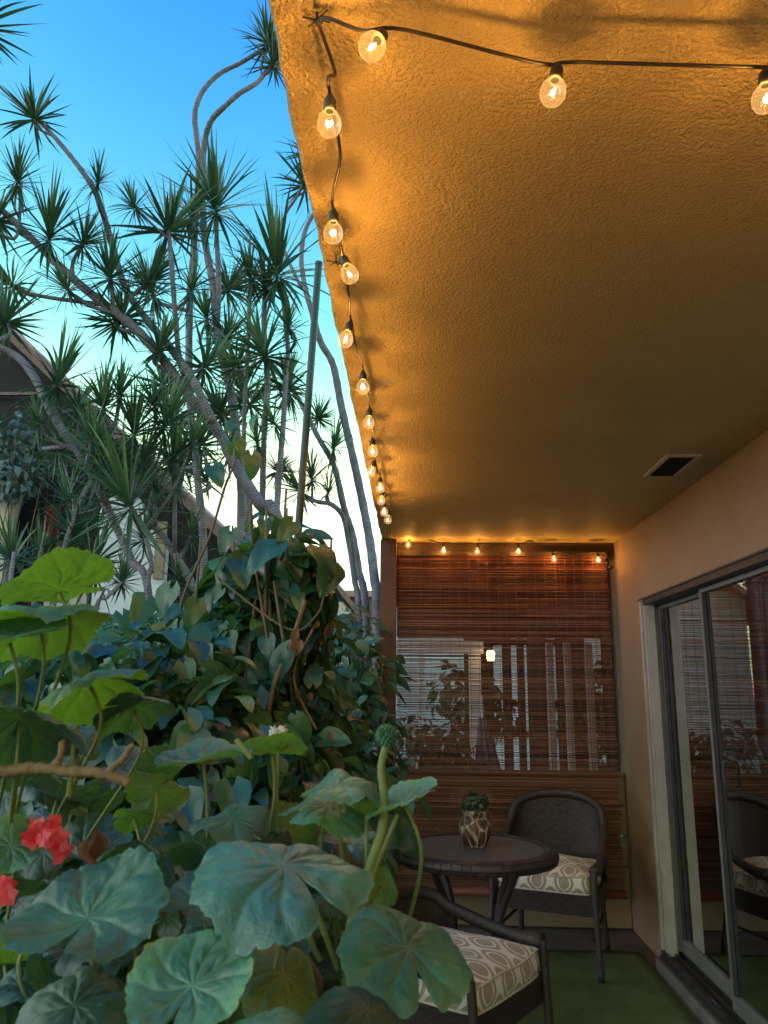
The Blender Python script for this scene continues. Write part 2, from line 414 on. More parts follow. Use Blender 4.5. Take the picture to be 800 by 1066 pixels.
def raw_mesh(name, V, F, m, attrs=None, smooth=True):
    """fast mesh from numpy arrays: V (n,3), F (k,4)"""
    me = bpy.data.meshes.new(name)
    me.vertices.add(len(V)); me.vertices.foreach_set('co', np.asarray(V, np.float32).ravel())
    k = F.shape[1]
    me.loops.add(F.size); me.loops.foreach_set('vertex_index', F.astype(np.int32).ravel())
    me.polygons.add(len(F)); me.polygons.foreach_set('loop_start', np.arange(0, F.size, k, dtype=np.int32))
    me.update(calc_edges=True)
    for nm, a in (attrs or {}).items():
        t = me.attributes.new(nm, 'FLOAT', 'POINT'); t.data.foreach_set('value', np.asarray(a, np.float32))
    me.materials.append(m)
    if smooth: me.shade_smooth()
    return me

def link(name, me, parent=None, loc=None):
    o = bpy.data.objects.new(name, me); COL.objects.link(o)
    if parent: o.parent = parent
    if loc is not None: o.location = loc
    return o

def smooth_path(pts, n=6):
    """Catmull-Rom through points"""
    P = [Vector(p) for p in pts]; out = []
    for i in range(len(P) - 1):
        a, b, c, d = P[max(i - 1, 0)], P[i], P[i + 1], P[min(i + 2, len(P) - 1)]
        for k in range(n):
            t = k / n
            out.append(.5 * ((2 * b) + (c - a) * t + (2 * a - 5 * b + 4 * c - d) * t * t + (-a + 3 * b - 3 * c + d) * t ** 3))
    out.append(P[-1])
    return out

# leaf scattering -------------------------------------------------------------
def cordate(nt_=7, ns=4, lobe=.25, width=.46, fold=.25, droop=.35):
    vs_ = []
    for i in range(nt_ + 1):
        t = i / nt_
        w = width * (min(1, (t + .02) / .22)) ** .6 * (1 - t) ** .62 if t < 1 else 0
        for j in range(ns + 1):
            q = j / ns * 2 - 1
            y = t - lobe * abs(q) ** 1.5 * (1 - t) ** 3 * .9
            vs_.append((q * w, y, fold * abs(q) * w - droop * t * t + .03 * sin(9 * t + 4 * q)))
    w_ = ns + 1
    F = [(i * w_ + j, i * w_ + j + 1, (i + 1) * w_ + j + 1, (i + 1) * w_ + j) for i in range(nt_) for j in range(ns)]
    return np.array(vs_), np.array(F)

def elliptic(nt_=5, ns=2, width=.26, fold=.2, droop=.25):
    vs_ = []
    for i in range(nt_ + 1):
        t = i / nt_; w = width * max(.02, sin(pi * min(1, t ** .85)))
        for j in range(ns + 1):
            q = j / ns * 2 - 1; vs_.append((q * w, t, fold * abs(q) * w - droop * t * t))
    w_ = ns + 1
    return np.array(vs_), np.array([(i * w_ + j, i * w_ + j + 1, (i + 1) * w_ + j + 1, (i + 1) * w_ + j) for i in range(nt_) for j in range(ns)])

def scatter(templ, pos, nrm, tip, size, var):
    """copies a leaf template to every position: y axis = tip direction, z axis = normal"""
    V, F = templ
    n = nrm / np.linalg.norm(nrm, axis=1, keepdims=True)
    t = tip - n * (tip * n).sum(1, keepdims=True); t /= np.linalg.norm(t, axis=1, keepdims=True) + 1e-9
    x = np.cross(t, n)
    P = pos[:, None, :] + size[:, None, None] * (V[None, :, 0:1] * x[:, None] + V[None, :, 1:2] * t[:, None] + V[None, :, 2:3] * n[:, None])
    k = len(V)
    FF = (F[None] + (np.arange(len(pos)) * k)[:, None, None]).reshape(-1, F.shape[1])
    return P.reshape(-1, 3), FF, np.repeat(var, k)

def clump_leaves(clumps, templs, lsize, upbias=.55, outbias=.6):
    """clumps: (centre, radii, count).  leaves sit mostly near the outside of each clump"""
    Vs, Fs, As, off = [], [], [], 0
    for c, rad, cnt in clumps:
        c = np.array(c); rad = np.array(rad if hasattr(rad, '__len__') else (rad,) * 3)
        d = rng.normal(size=(cnt, 3)); d /= np.linalg.norm(d, axis=1, keepdims=True)
        rr = rng.uniform(.35, 1.05, (cnt, 1)) ** .6
        wob = 1 + .22 * np.sin(d[:, :1] * 5 + c[0] * 7) * np.cos(d[:, 2:] * 4 + c[1] * 5)
        pos = c + d * rr * rad * wob
        nrm = d * outbias + np.array([0, -.12, upbias]) + rng.normal(scale=.35, size=(cnt, 3))
        tip = d * .6 + np.array([0, 0, -.55]) + rng.normal(scale=.4, size=(cnt, 3))
        size = lsize * rng.uniform(.6, 1.2, cnt); var = np.clip(rng.normal(.45, .22, cnt), 0, 1)
        pick = rng.integers(0, len(templs), cnt)
        for k, tp in enumerate(templs):
            sel = pick == k
            if not sel.any(): continue
            V, F, A = scatter(tp, pos[sel], nrm[sel], tip[sel], size[sel], var[sel])
            Vs.append(V); Fs.append(F + off); As.append(A); off += len(V)
    return np.concatenate(Vs), np.concatenate(Fs), np.concatenate(As)

CORD = [cordate(), cordate(fold=.1, droop=.55), cordate(width=.52, fold=.4, droop=.15, lobe=.3)]
ELL = [elliptic(), elliptic(width=.33, droop=.45), elliptic(width=.2, fold=.4, droop=.1)]

# ================================================================== SETTING
XW, XL, YF, ZC = 1.375, -.222, 5.26, 2.45
def struct(mb, name, m, label, cat, **kw):
    o = mb.build(name, m, **kw); tag(o, label, cat, kind='structure'); return o

g = MB(); g.grid(lambda u, v: (-250 + 500 * u, -250 + 500 * v, -.10), 40, 40)
struct(g, 'ground', M['soil'], 'dark garden soil under the plants', 'ground')
f = MB(); f.box((XL + .02, -3, -.25), (1.56, YF + .02, 0)); f.box((XL + .02, YF + .022, -.25), (1.56, 10.2, -.006))
struct(f, 'patio_floor', M['concrete'], 'grey concrete patio floor running under the green carpet', 'floor')
c = MB(); n_ = 160; ys = np.linspace(-3, YF + .03, n_)
vv = []
for y in ys:
    e_ = XL + .0022 * sin(y * 9) + random.gauss(0, .0013); b_ = .006 + random.gauss(0, .001)
    vv += [(1.6, y, ZC), (e_ + b_, y, ZC), (e_, y, ZC + b_), (e_, y, ZC + .2), (1.6, y, ZC + .2)]
c.add(vv, [(i * 5 + k, i * 5 + (k + 1) % 5, (i + 1) * 5 + (k + 1) % 5, (i + 1) * 5 + k) for i in range(n_ - 1) for k in range(5)] + [(4, 3, 2, 1, 0), tuple((n_ - 1) * 5 + k for k in range(5))])
struct(c, 'ceiling', M['ceiling'], 'tan textured stucco patio ceiling lit orange by the bulbs', 'ceiling')
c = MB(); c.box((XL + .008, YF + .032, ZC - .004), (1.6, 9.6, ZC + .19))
struct(c, 'ceiling', M['dark_and_shade'], 'dark ceiling of the next patio behind the bamboo blind', 'ceiling')

# right wall with the door opening
DY0, DY1, DZ0, DZ1 = .75, 4.60, .075, 1.975
w = MB()
w.box((XW, DY1, 0), (XW + .18, YF + .16, ZC)); w.box((XW, DY0, DZ1), (XW + .18, DY1, ZC)); w.box((XW, -3, 0), (XW + .18, DY0, ZC))
nw = MB(); nw.box((XW, YF + .162, 0), (XW + .18, 9.6, ZC - .005)); tag(nw.build('side_wall', M['dark_and_shade']), 'side wall of the next patio beyond the bamboo blind, shade put into its dark colour', 'wall')  # continues the house wall, darkened so its colour carries the shade
nd = thing('sliding_door', 'glass door with pale uprights on the far side of the bamboo blind', 'door', (XW, 7, 0)); NB = (XW, 7, 0)
k = MB(); k.box((XW - .012, 5.75, .1), (XW - .006, 8.3, 2.02)); k.build('pane', M['door_glass'], nd).location = (-XW, -7, 0)
k = MB()
for y, wd_, zt in ((6.14, .035, 1.82), (6.98, .06, 1.875), (7.86, .14, 1.93)): k.box((XW - .04, y, .08), (XW - .002, y + wd_, zt))
k.build('frame', M['white_frame'], nd).location = (-XW, -7, 0)
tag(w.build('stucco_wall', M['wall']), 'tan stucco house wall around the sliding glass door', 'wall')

# carpet
cp = MB(); cp.grid(lambda u, v: (XL + .05 + (1.285 - .03 * (1 - v) - XL - .05) * u, -1.5 + 6.37 * v, .011 + .0025 * sin(23 * v + 4 * u) + .002 * sin(31 * u)), 24, 90)
co = cp.build('carpet', M['carpet'], smooth=True); tag(co, 'green artificial turf carpet lying on the patio floor', 'carpet')
sd = co.modifiers.new('thick', 'SOLIDIFY'); sd.thickness = .009

# ------------------------------------------------------------------ sliding door
door = thing('sliding_door', 'sliding glass patio door with pale jamb and dark bottom track', 'door', (XW, DY1, 0))
def child(mb, name, m, par, base, **kw):
    o = mb.build(name, m, par, **kw); o.location = -Vector(base); return o
DB = (XW, DY1, 0)
k = MB(); k.box((1.300, DY0, .0), (1.368, DY1 + .02, .062)); child(k, 'sill', M['concrete'], door, DB, bevel=.006)
k = MB(); k.box((1.318, DY0, .064), (1.54, DY1, .082))
for x in (1.328, 1.338, 1.384, 1.424, 1.464): k.box((x, DY0, .082), (x + .006, DY1, .104))
child(k, 'track', M['dark_track'], door, DB)
k = MB(); k.box((1.352, DY1 - .055, .085), (1.40, DY1 + .035, DZ1 - .005)); k.box((1.336, DY1 + .0, .085), (1.352, DY1 + .035, DZ1 - .005))
k.box((1.342, DY1 - .05, .085), (1.352, DY1 - .025, DZ1 - .005)); child(k, 'jamb', M['white_frame'], door, DB, bevel=.003)
k = MB(); k.box((1.402, DY1 - .028, .105), (1.535, DY1 - .002, DZ1 - .005)); child(k, 'inner_jamb', M['grey_frame'], door, DB)
k = MB(); k.box((1.340, DY0, DZ1 - .030), (1.54, DY1 - .03, DZ1 + .012)); k.box((1.334, DY0, DZ1 + .002), (1.340, DY1 + .04, DZ1 + .014))
child(k, 'head_track', M['dark_track'], door, DB, bevel=.003)
def panel(y0, y1, x, edge):
    z0, z1 = .106, DZ1 - .032; sw = .044; b = MB()
    b.box((x, y0, z0), (x + .034, y0 + sw, z1)); b.box((x, y1 - sw, z0), (x + .034, y1, z1))
    b.box((x, y0 + sw, z0), (x + .034, y1 - sw, z0 + .07)); b.box((x, y0 + sw, z1 - .022), (x + .034, y1 - sw, z1))
    pf = child(b, 'panel_frame', M['grey_frame'], door, DB, bevel=.003)
    gl = MB(); gl.box((x + .014, y0 + sw - .004, z0 + .066), (x + .019, y1 - sw + .004, z1 - .018))
    child(gl, 'pane', M['door_glass'], door, DB)
    s_ = MB(); s_.box((x - .004, y1 - sw - .010, z0 + .07), (x + .012, y1 - sw + .002, z1 - .022)); s_.box((x - .004, y0 + sw - .002, z0 + .07), (x + .012, y0 + sw + .010, z1 - .022))
    child(s_, 'seal', M['dark_track'], door, DB)
    return pf
panel(3.72, 4.57, 1.428, 0)
panel(2.30, 3.80, 1.388, 0)
panel(1.02, 2.32, 1.348, 0)
k = MB(); hp = [(1.452, 3.40, 1.02), (1.43, 3.40, 1.03), (1.425, 3.40, 1.08), (1.43, 3.40, 1.14), (1.452, 3.40, 1.15)]
k = MB(); hp = [(1.388, 3.62, 1.05), (1.372, 3.62, 1.055), (1.366, 3.62, 1.1), (1.372, 3.62, 1.15), (1.388, 3.62, 1.155)]
k.tube(smooth_path(hp, 4), .006, 8); child(k, 'handle', M['dark_track'], door, DB)
k = MB(); p0 = Vector((1.345, 3.95, .083)); k.box((1.338, 3.93, .0825), (1.366, 3.985, .0845)); child(k, 'sticker', M['white_paint'], door, DB)

# the room behind the glass
rm = MB()
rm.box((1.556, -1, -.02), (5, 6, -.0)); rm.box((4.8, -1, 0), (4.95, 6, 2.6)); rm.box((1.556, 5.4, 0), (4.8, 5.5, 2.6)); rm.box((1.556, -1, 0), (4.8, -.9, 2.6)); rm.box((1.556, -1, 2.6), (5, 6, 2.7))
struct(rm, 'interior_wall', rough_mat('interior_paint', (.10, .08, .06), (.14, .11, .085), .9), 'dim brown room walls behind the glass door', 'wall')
cu = MB()
cu.grid(lambda u, v: (1.62 + .022 * sin(u * 70) + .01 * sin(u * 31), 1.1 + 1.95 * u, .09 + 1.85 * v), 200, 4)
cu_o = cu.build('curtain', rough_mat('curtain_cloth', (.26, .205, .13), (.33, .26, .17), .9), smooth=True); tag(cu_o, 'tan pleated curtain hanging behind the glass door', 'curtain')
cu_o.modifiers.new('thick', 'SOLIDIFY').thickness = .004

# ceiling vent
v = thing('ceiling_vent', 'small dark louvred vent with pale rim set in the ceiling', 'vent', (1.158, 3.375, ZC))
k = MB(); 
for lo, hi in (((-.075, -.17, -.012), (-.055, .17, 0)), ((.055, -.17, -.012), (.075, .17, 0)), ((-.055, -.17, -.012), (.055, -.15, 0)), ((-.055, .15, -.012), (.055, .17, 0))): k.box(lo, hi)
k.build('frame', M['cream_wall'], v, bevel=.002)
k = MB(); k.box((-.055, -.15, -.003), (.055, .15, -.0005)); k.build('backing', M['groove'], v)
k = MB()
for i in range(9):
    y = -.14 + i * .034
    k.add([(-.055, y, -.004), (.055, y, -.004), (.055, y + .014, -.012), (-.055, y + .014, -.012), (-.055, y + .003, -.003), (.055, y + .003, -.003), (.055, y + .017, -.011), (-.055, y + .017, -.011)],
          [(0, 1, 2, 3), (7, 6, 5, 4), (0, 4, 5, 1), (2, 6, 7, 3)])
k.build('louvre', M['dark_and_shade'], v)

# ------------------------------------------------------------------ far end: post, header, half wall, blind
k = MB(); k.box((-.228, YF - .12, 0), (-.118, YF - .01, ZC - .003))
tag(k.build('corner_post', M['post'], bevel=.004), 'speckled rust brown post at the outer corner of the patio', 'post')
k = MB(); k.box((-.118, YF, ZC - .10), (XW - .003, YF + .06, ZC - .003))
tag(k.build('header_beam', M['dark_wood'], bevel=.004), 'dark wooden header beam above the bamboo blind', 'beam')
hw = thing('half_wall', 'half height wall of tan horizontal boards behind the bamboo blind', 'wall', (0, YF + .07, 0))
k = MB()
for i in range(5):
    z0 = .0 + i * .182
    k.box((-.22, 0, z0 + .006), (XW - .004, .025, z0 + .182))
k.build('boards', M['tan_board'], hw, bevel=.003)
k = MB(); k.box((-.22, .026, 0), (XW - .004, .09, .905)); k.build('core', M['groove'], hw)
k = MB(); k.box((-.22, -.015, .912), (XW - .004, .11, .935)); k.build('cap', M['tan_board'], hw, bevel=.003)
tp = MB(); tp.tube([(1.31, YF + .06, .57), (1.31, YF + .0, .57), (1.31, YF - .03, .565)], .010, 10); tp.ball((1.31, YF - .04, .565), .018)
tp.box((1.30, YF - .045, .50), (1.32, YF - .03, .56))
tag(tp.build('garden_tap', M['grey_frame'], smooth=False), 'small metal tap on the tan boards beside the blind', 'tap')

bl = thing('bamboo_blind', 'reddish brown bamboo roll blind hanging across the end of the patio', 'blind', (0, YF - .035, 0))
BX0, BX1, BZ1, BZ0 = -.112, 1.312, 2.368, .24
k = MB(); z = BZ1 - .02; i = 0
while z > BZ0:
    h = random.uniform(.0038, .0058); th = .0018
    x = BX0 + random.uniform(-.006, .004); xe = BX1 + random.uniform(-.008, .006)
    cuts = sorted(random.uniform(x, xe) for _ in range(random.choice((0, 1, 1, 2))))
    var0 = random.gauss(.5, .22)
    xs = [x] + cuts + [xe]
    for a, b_ in zip(xs[:-1], xs[1:]):
        dz0, dz1, y_ = random.gauss(0, .0011), random.gauss(0, .0011), random.gauss(0, .0012)
        n_ = 5; vv, ff = [], []
        for q in range(n_ + 1):
            t = q / n_; xx = a + (b_ - .0008 - a) * t; zz = z + dz0 + (dz1 - dz0) * t + random.gauss(0, .0005); hh = h * random.uniform(.85, 1.1)
            yy = y_ + .004 * sin(xx * 9 + z * 3)
            vv += [(xx, yy, zz), (xx, yy - th, zz + hh / 2), (xx, yy, zz + hh), (xx, yy + th, zz + hh / 2)]
        for q in range(n_):
            o_ = q * 4
            for e in range(4): ff.append((o_ + e, o_ + 4 + e, o_ + 4 + (e + 1) % 4, o_ + (e + 1) % 4))
        k.add(vv, ff, var=max(0, min(1, var0 + random.gauss(0, .1))))
    z -= h + random.choice((.0016, .002, .0026, .0032, .0042, .006)); i += 1
k.build('slats', M['slat'], bl)
k = MB()
nthr = 22
for i in range(nthr):
    x = BX0 + .03 + (BX1 - BX0 - .06) * i / (nthr - 1) + random.gauss(0, .004)
    for y_ in (-.0048, .0048):
        k.tube([(x, y_ + .004 * sin(x * 9 + zz * 3), zz) for zz in np.linspace(BZ1, BZ0, 24)], .0009, 4)
k.build('thread', M['thread'], bl)
k = MB(); k.box((BX0, -.012, BZ1 - .022), (BX1, .012, BZ1 + .012)); k.build('head_rail', M['dark_wood'], bl, bevel=.002)
k = MB(); k.tube([(BX0, -.01, BZ0 - .012), (BX1, -.01, BZ0 - .012)], .026, 14); k.build('bottom_roll', M['slat'], bl, smooth=True)
k = MB(); k.tube([(1.325, -.02, 2.33), (1.327, -.02, 1.6), (1.325, -.02, 1.0)], .0025, 6); k.ball((1.327, -.02, 2.27), .016); k.build('pull_cord', M['black_cord'], bl)

# ------------------------------------------------------------------ what stands beyond the blind
k = MB(); k.box((XL + .015, 9.45, 2.08), (1.37, 9.58, ZC - .006))
tag(k.build('fascia_beam', M['dark_wood']), 'dark fascia at the far end of the next patio', 'beam')
wf = thing('white_frame', 'white painted post frame with slats standing beyond the bamboo blind', 'frame', at(470, 800, 8.2))
b0 = Vector(wf.location)
def q(px, py, y=8.2): return at(px, py, y) - b0
k = MB(); a, b_ = q(436, 812), q(442, 668); k.box((a.x, -.03, -.9), (b_.x, .03, b_.z)); a, b_ = q(490, 812), q(500, 668); k.box((a.x, -.03, -.9), (b_.x, .03, b_.z)); k.build('post', M['white_paint'], wf)
k = MB(); a, b_ = q(404, 680), q(503, 667); k.box((a.x, -.04, a.z), (b_.x, .04, b_.z)); k.build('beam', M['white_paint'], wf)
k = MB()
for i in range(9):
    a, b_ = q(402, 700 + i * 12), q(436, 694 + i * 12); k.box((a.x, -.012, a.z), (b_.x, .012, b_.z))
k.build('slats', M['white_paint'], wf)
ew = thing('board_screen', 'tall brown board screen with narrow gaps at the end of the next patio', 'screen', (.9, 9.7, 0))
k = MB(); edges = [(.62, .98), (1.09, 1.2), (1.27, 1.36)]
for a, b_ in edges: k.box((a - .9, 0, 0), (b_ - .9, .03, 2.10))
k.build('boards', M['dark_wood'], ew)
k = MB(); k.box((-.28, .032, .9), (1.6, .07, .97)); k.box((-.28, .032, 2.0), (1.6, .07, 2.08)); k.build('rail', M['dark_wood'], ew)
pw = MB(); pw.box((-.4, 13.6, -.1), (4.5, 13.9, 3.4)); tag(pw.build('garden_wall', M['white_wall']), 'pale wall seen through the gaps far behind the blind', 'wall')
lt = thing('hanging_lantern', 'small lit lantern hanging in the next patio behind the blind', 'lamp', at(511, 682, 8.0))
k = MB(); k.lathe([(.001, -.055), (.035, -.055), (.045, .02), (.03, .05), (.001, .055)], 12); k.build('shade', M['lantern_glow'], lt, smooth=True)
k = MB(); k.lathe([(.03, .052), (.02, .07), (.004, .085)], 12); k.tube([(0, 0, .07), (0, 0, ZC - lt.location.z)], .004, 6); k.build('cord', M['black_cord'], lt)
pu = thing('closed_parasol', 'folded blue parasol leaning beyond the bamboo blind', 'parasol', at(510, 812, 7.4))
k = MB(); k.tube([(0, 0, -.85), (-.06, 0, .75)], .016, 8); k.build('pole', M['white_paint'], pu)
k = MB()
k.grid(lambda u, v: ((-.01 - .045 * v) + (.03 + .075 * (1 - v)) * (1 + .25 * cos(8 * 2 * pi * u)) * cos(2 * pi * u), (.03 + .075 * (1 - v)) * (1 + .25 * cos(8 * 2 * pi * u)) * sin(2 * pi * u), .05 + .5 * v), 64, 6)
k.build('canopy', M['blue_cloth'], pu, smooth=True)
def bush(name, label, cat, clumps, templs, lsize, m, group=None, stems=True, part='foliage', **kw):
    base = Vector((np.mean([c_[0][0] for c_ in clumps]), np.mean([c_[0][1] for c_ in clumps]), -.1))
    t = thing(name, label, cat, base, 0, group)
    V, F, A = clump_leaves(clumps, templs, lsize, **kw)
    link(part, raw_mesh(part, V - np.array(base), F, m, {'var': A}), t)
    if stems:
        k = MB()
        for c_ in clumps:
            cc = Vector(c_[0])
            for s_ in range(3):
                e = cc + Vector((random.gauss(0, .1), random.gauss(0, .1), random.uniform(0, .15)))
                b_ = Vector((base.x + random.gauss(0, .12), base.y + random.gauss(0, .12), -.12))
                k.tube([p - base for p in smooth_path([b_, b_.lerp(e, .5) + Vector((random.gauss(0, .06), random.gauss(0, .06), .08)), e], 5)], np.linspace(.014, .004, 11).tolist(), 6)
        k.build('stem', M['tendril'], t, smooth=True)
    return t
def cl(px, py, y, r, n): return (at(px, py, y), r, n)
bush('leafy_bush', 'low leafy bush beyond the blind near the white frame', 'bush', [cl(430, 775, 7.2, .28, 160), cl(462, 782, 7.3, .25, 140), cl(450, 800, 7.2, .3, 120)], ELL, .11, M['shrub'])
bush('leafy_bush', 'bush under the lantern beyond the blind', 'bush', [cl(505, 740, 8.8, .38, 200), cl(480, 720, 8.9, .4, 200), cl(470, 790, 8.8, .4, 160)], ELL, .14, M['shrub'])

# ================================================================== furniture
tb = thing('bistro_table', 'round dark wicker edged bistro table with four curved legs', 'table', (.285, 3.88, 0))
k = MB(); k.lathe([(.001, .732), (.318, .732), (.326, .728), (.326, .709), (.001, .709)], 56); k.build('tabletop', M['table_top'], tb, smooth=False)
k = MB(); k.lathe([(.323, .709), (.323, .731), (.338, .739), (.366, .739), (.384, .730), (.389, .709), (.383, .684), (.36, .680), (.32, .694), (.323, .709)], 72)
for v_ in range(len(k.uv)): k.uv[v_] = (k.uv[v_][0] * 56, k.uv[v_][1] * 3.5)
k.build('rim', M['wicker'], tb, smooth=True)
for i in range(4):
    a = radians(40 + 90 * i); d = Vector((cos(a), sin(a), 0)); k = MB()
    pth = [d * .27 + Vector((0, 0, .69)), d * .235 + Vector((0, 0, .62)), d * .165 + Vector((0, 0, .48)), d * .14 + Vector((0, 0, .32)), d * .17 + Vector((0, 0, .16)), d * .25 + Vector((0, 0, .012))]
    k.tube(smooth_path(pth, 5), .0165, 10); k.build('leg', M['wicker_rail'], tb, smooth=True)
k = MB(); k.tube([(.152 * cos(a), .152 * sin(a), .25) for a in np.linspace(0, 2 * pi, 33)], .010, 8, cap=False); k.build('stretcher_ring', M['wicker_rail'], tb, smooth=True)

def make_chair(label, loc, rz, bh=.84, ah=.51):
    """front faces -y; seat 0.44 high; rounded back that flows into drooping arms"""
    t = thing('wicker_armchair', label, 'chair', loc, rz, 'wicker armchairs around the bistro table')
    hw_ = .275
    # plan curve of back + arms: from right front round the back to left front
    def plan(s):      # s in [-1, 1]
        a = abs(s); sg = 1 if s >= 0 else -1
        if a < .56:
            q_ = a / .56 * pi / 2
            return Vector((sg * hw_ * sin(q_) ** .85, .20 + .10 * cos(q_), 0))
        u = (a - .56) / .44
        return Vector((sg * (hw_ + .012 * sin(pi * u)), .20 - .43 * u, 0))
    def top(s):
        a = abs(s)
        if a < .45: return bh - (.085 if bh > .8 else .03) * (a / .45) ** 2.0
        u = (a - .45) / .55
        q0 = bh - (.085 if bh > .8 else .03)
        return q0 - (q0 - ah) * (1 - (1 - u) ** 1.7) + .018 * u ** 8
    N = 48
    k = MB()
    def back(u, v):
        s = -.60 + 1.2 * u; p = plan(s); lean = .05 * max(0, 1 - abs(s) / .6)
        zt = top(s) - .012; z0 = .40
        return Vector((p.x, p.y + lean * v, z0 + (zt - z0) * v))
    k.grid(back, 40, 14, 40, 22)
    o = k.build('backrest', M['wicker'], t, smooth=True); o.modifiers.new('thick', 'SOLIDIFY').thickness = .012
    k = MB(); pts = []
    for i in range(N + 1):
        s = -1 + 2 * i / N; p = plan(s); lean = .05 * max(0, 1 - abs(s) / .6); pts.append(Vector((p.x, p.y + lean, top(s))))
    k.tube(pts, [.025 + .004 * (abs(-1 + 2 * i / N) > .9) for i in range(N + 1)], 10); k.build('arm_rail', M['wicker_rail'], t, smooth=True)
    k = MB()
    def apr(u, v):
        cs = [(-hw_, -.225), (hw_, -.225), (hw_, .22), (-hw_, .22), (-hw_, -.225)]
        q_ = u * 4; i = min(3, int(q_)); f_ = q_ - i
        x = cs[i][0] + (cs[i + 1][0] - cs[i][0]) * f_; y = cs[i][1] + (cs[i + 1][1] - cs[i][1]) * f_
        return (x, y, .30 + .105 * v)
    k.grid(apr, 32, 4, 110, 10); o = k.build('apron', M['wicker'], t); o.modifiers.new('thick', 'SOLIDIFY').thickness = .01
    k = MB(); k.box((-hw_ + .002, -.223, .385), (hw_ - .002, .218, .403)); k.build('seat', M['wicker_rail'], t)
    for sx in (-1, 1):
        k = MB(); p = plan(sx); k.tube(smooth_path([(p.x, p.y, top(1)), (p.x, p.y - .008, .40), (p.x + sx * .008, p.y - .016, .2), (p.x + sx * .016, p.y - .022, .012)], 4), .0165, 10); k.build('leg', M['wicker_rail'], t, smooth=True)
        k = MB(); k.tube(smooth_path([(sx * .235, .24, .42), (sx * .24, .26, .22), (sx * .25, .30, .012)], 4), .0165, 10); k.build('leg', M['wicker_rail'], t, smooth=True)
        k = MB(); k.tube([(sx * .255, -.235, .2), (sx * .24, .26, .2)], .009, 8); k.build('side_stretcher', M['wicker_rail'], t, smooth=True)
    return t

def cushion(label, loc, rz):
    t = thing('seat_cushion', label, 'cushion', loc, rz, 'patterned seat cushions')
    hx, hy, h = .248, .235, .105
    me = bpy.data.meshes.new('cover'); bm = bmesh.new(); uvl = bm.loops.layers.uv.new('UVMap')
    nx = 20
    def P(u, v, top):
        x, y = (2 * u - 1), (2 * v - 1)
        rx = hx * x * (1 - .05 * (y * y) ** 2); ry = hy * y * (1 - .05 * (x * x) ** 2)
        e = max(0, 1 - max(abs(x), abs(y)) ** 5)
        z = (h * .82 + .045 * e * (1 - .3 * (x * x + y * y)) + .004 * sin(5 * x + 3 * y)) if top else .0
        return (rx, ry, z)
    for top in (1, 0):
        vv = [[bm.verts.new(P(i / nx, j / nx, top)) for j in range(nx + 1)] for i in range(nx + 1)]
        for i in range(nx):
            for j in range(nx):
                fv = [vv[i][j], vv[i + 1][j], vv[i + 1][j + 1], vv[i][j + 1]]
                f_ = bm.faces.new(fv if top else fv[::-1])
                for l in f_.loops: l[uvl].uv = (l.vert.co.x, l.vert.co.y)
        if top: tv = vv
        else: bv_ = vv
    ring = [(i, 0) for i in range(nx)] + [(nx, j) for j in range(nx)] + [(i, nx) for i in range(nx, 0, -1)] + [(0, j) for j in range(nx, 0, -1)]
    per = 0
    for a, b_ in zip(ring, ring[1:] + ring[:1]):
        ta, tb_, ba, bb = tv[a[0]][a[1]], tv[b_[0]][b_[1]], bv_[a[0]][a[1]], bv_[b_[0]][b_[1]]
        ln = (ta.co - tb_.co).length
        # two bands so the side bulges
        ma = bm.verts.new((ta.co + ba.co) / 2 * 1.0 + Vector((ta.co.x, ta.co.y, 0)).normalized() * .012); mb_ = bm.verts.new((tb_.co + bb.co) / 2 + Vector((tb_.co.x, tb_.co.y, 0)).normalized() * .012)
        for quad, zz in (((ba, bb, mb_, ma), 0), ((ma, mb_, tb_, ta), 1)):
            f_ = bm.faces.new(quad)
            for l in f_.loops:
                l[uvl].uv = (per + (ln if l.vert in (tb_, bb, mb_) else 0), -hy - .1 + l.vert.co.z)
        per += ln
    bmesh.ops.remove_doubles(bm, verts=bm.verts, dist=1e-5); bmesh.ops.recalc_face_normals(bm, faces=bm.faces)
    bm.to_mesh(me); bm.free(); me.materials.append(M['cushion']); me.shade_smooth()
    link('cover', me, t)
    for top in (1, 0):
        k = MB(); pts = [Vector(P(i / nx, j / nx, 1)) * 1.0 for i, j in ring]; pts = [Vector((p.x * 1.012, p.y * 1.012, p.z if top else .004)) for p in pts]
        k.tube(pts + pts[:1], .0045, 6, cap=False); k.build('piping', M['piping'], t, smooth=True)
    return t

CH1 = ((.775, 4.72, 0), radians(-21)); CH2 = ((.150, 3.17, 0), radians(56))
make_chair('dark wicker armchair behind the table facing the camera', *CH1)
make_chair('dark wicker armchair in front of the table turned toward the glass door', *CH2, .635, .50)
cushion('beige patterned cushion on the armchair behind the table', (CH1[0][0], CH1[0][1], .404), CH1[1])
cushion('beige patterned cushion on the nearest armchair, partly behind the leaves', (CH2[0][0], CH2[0][1], .404), CH2[1])

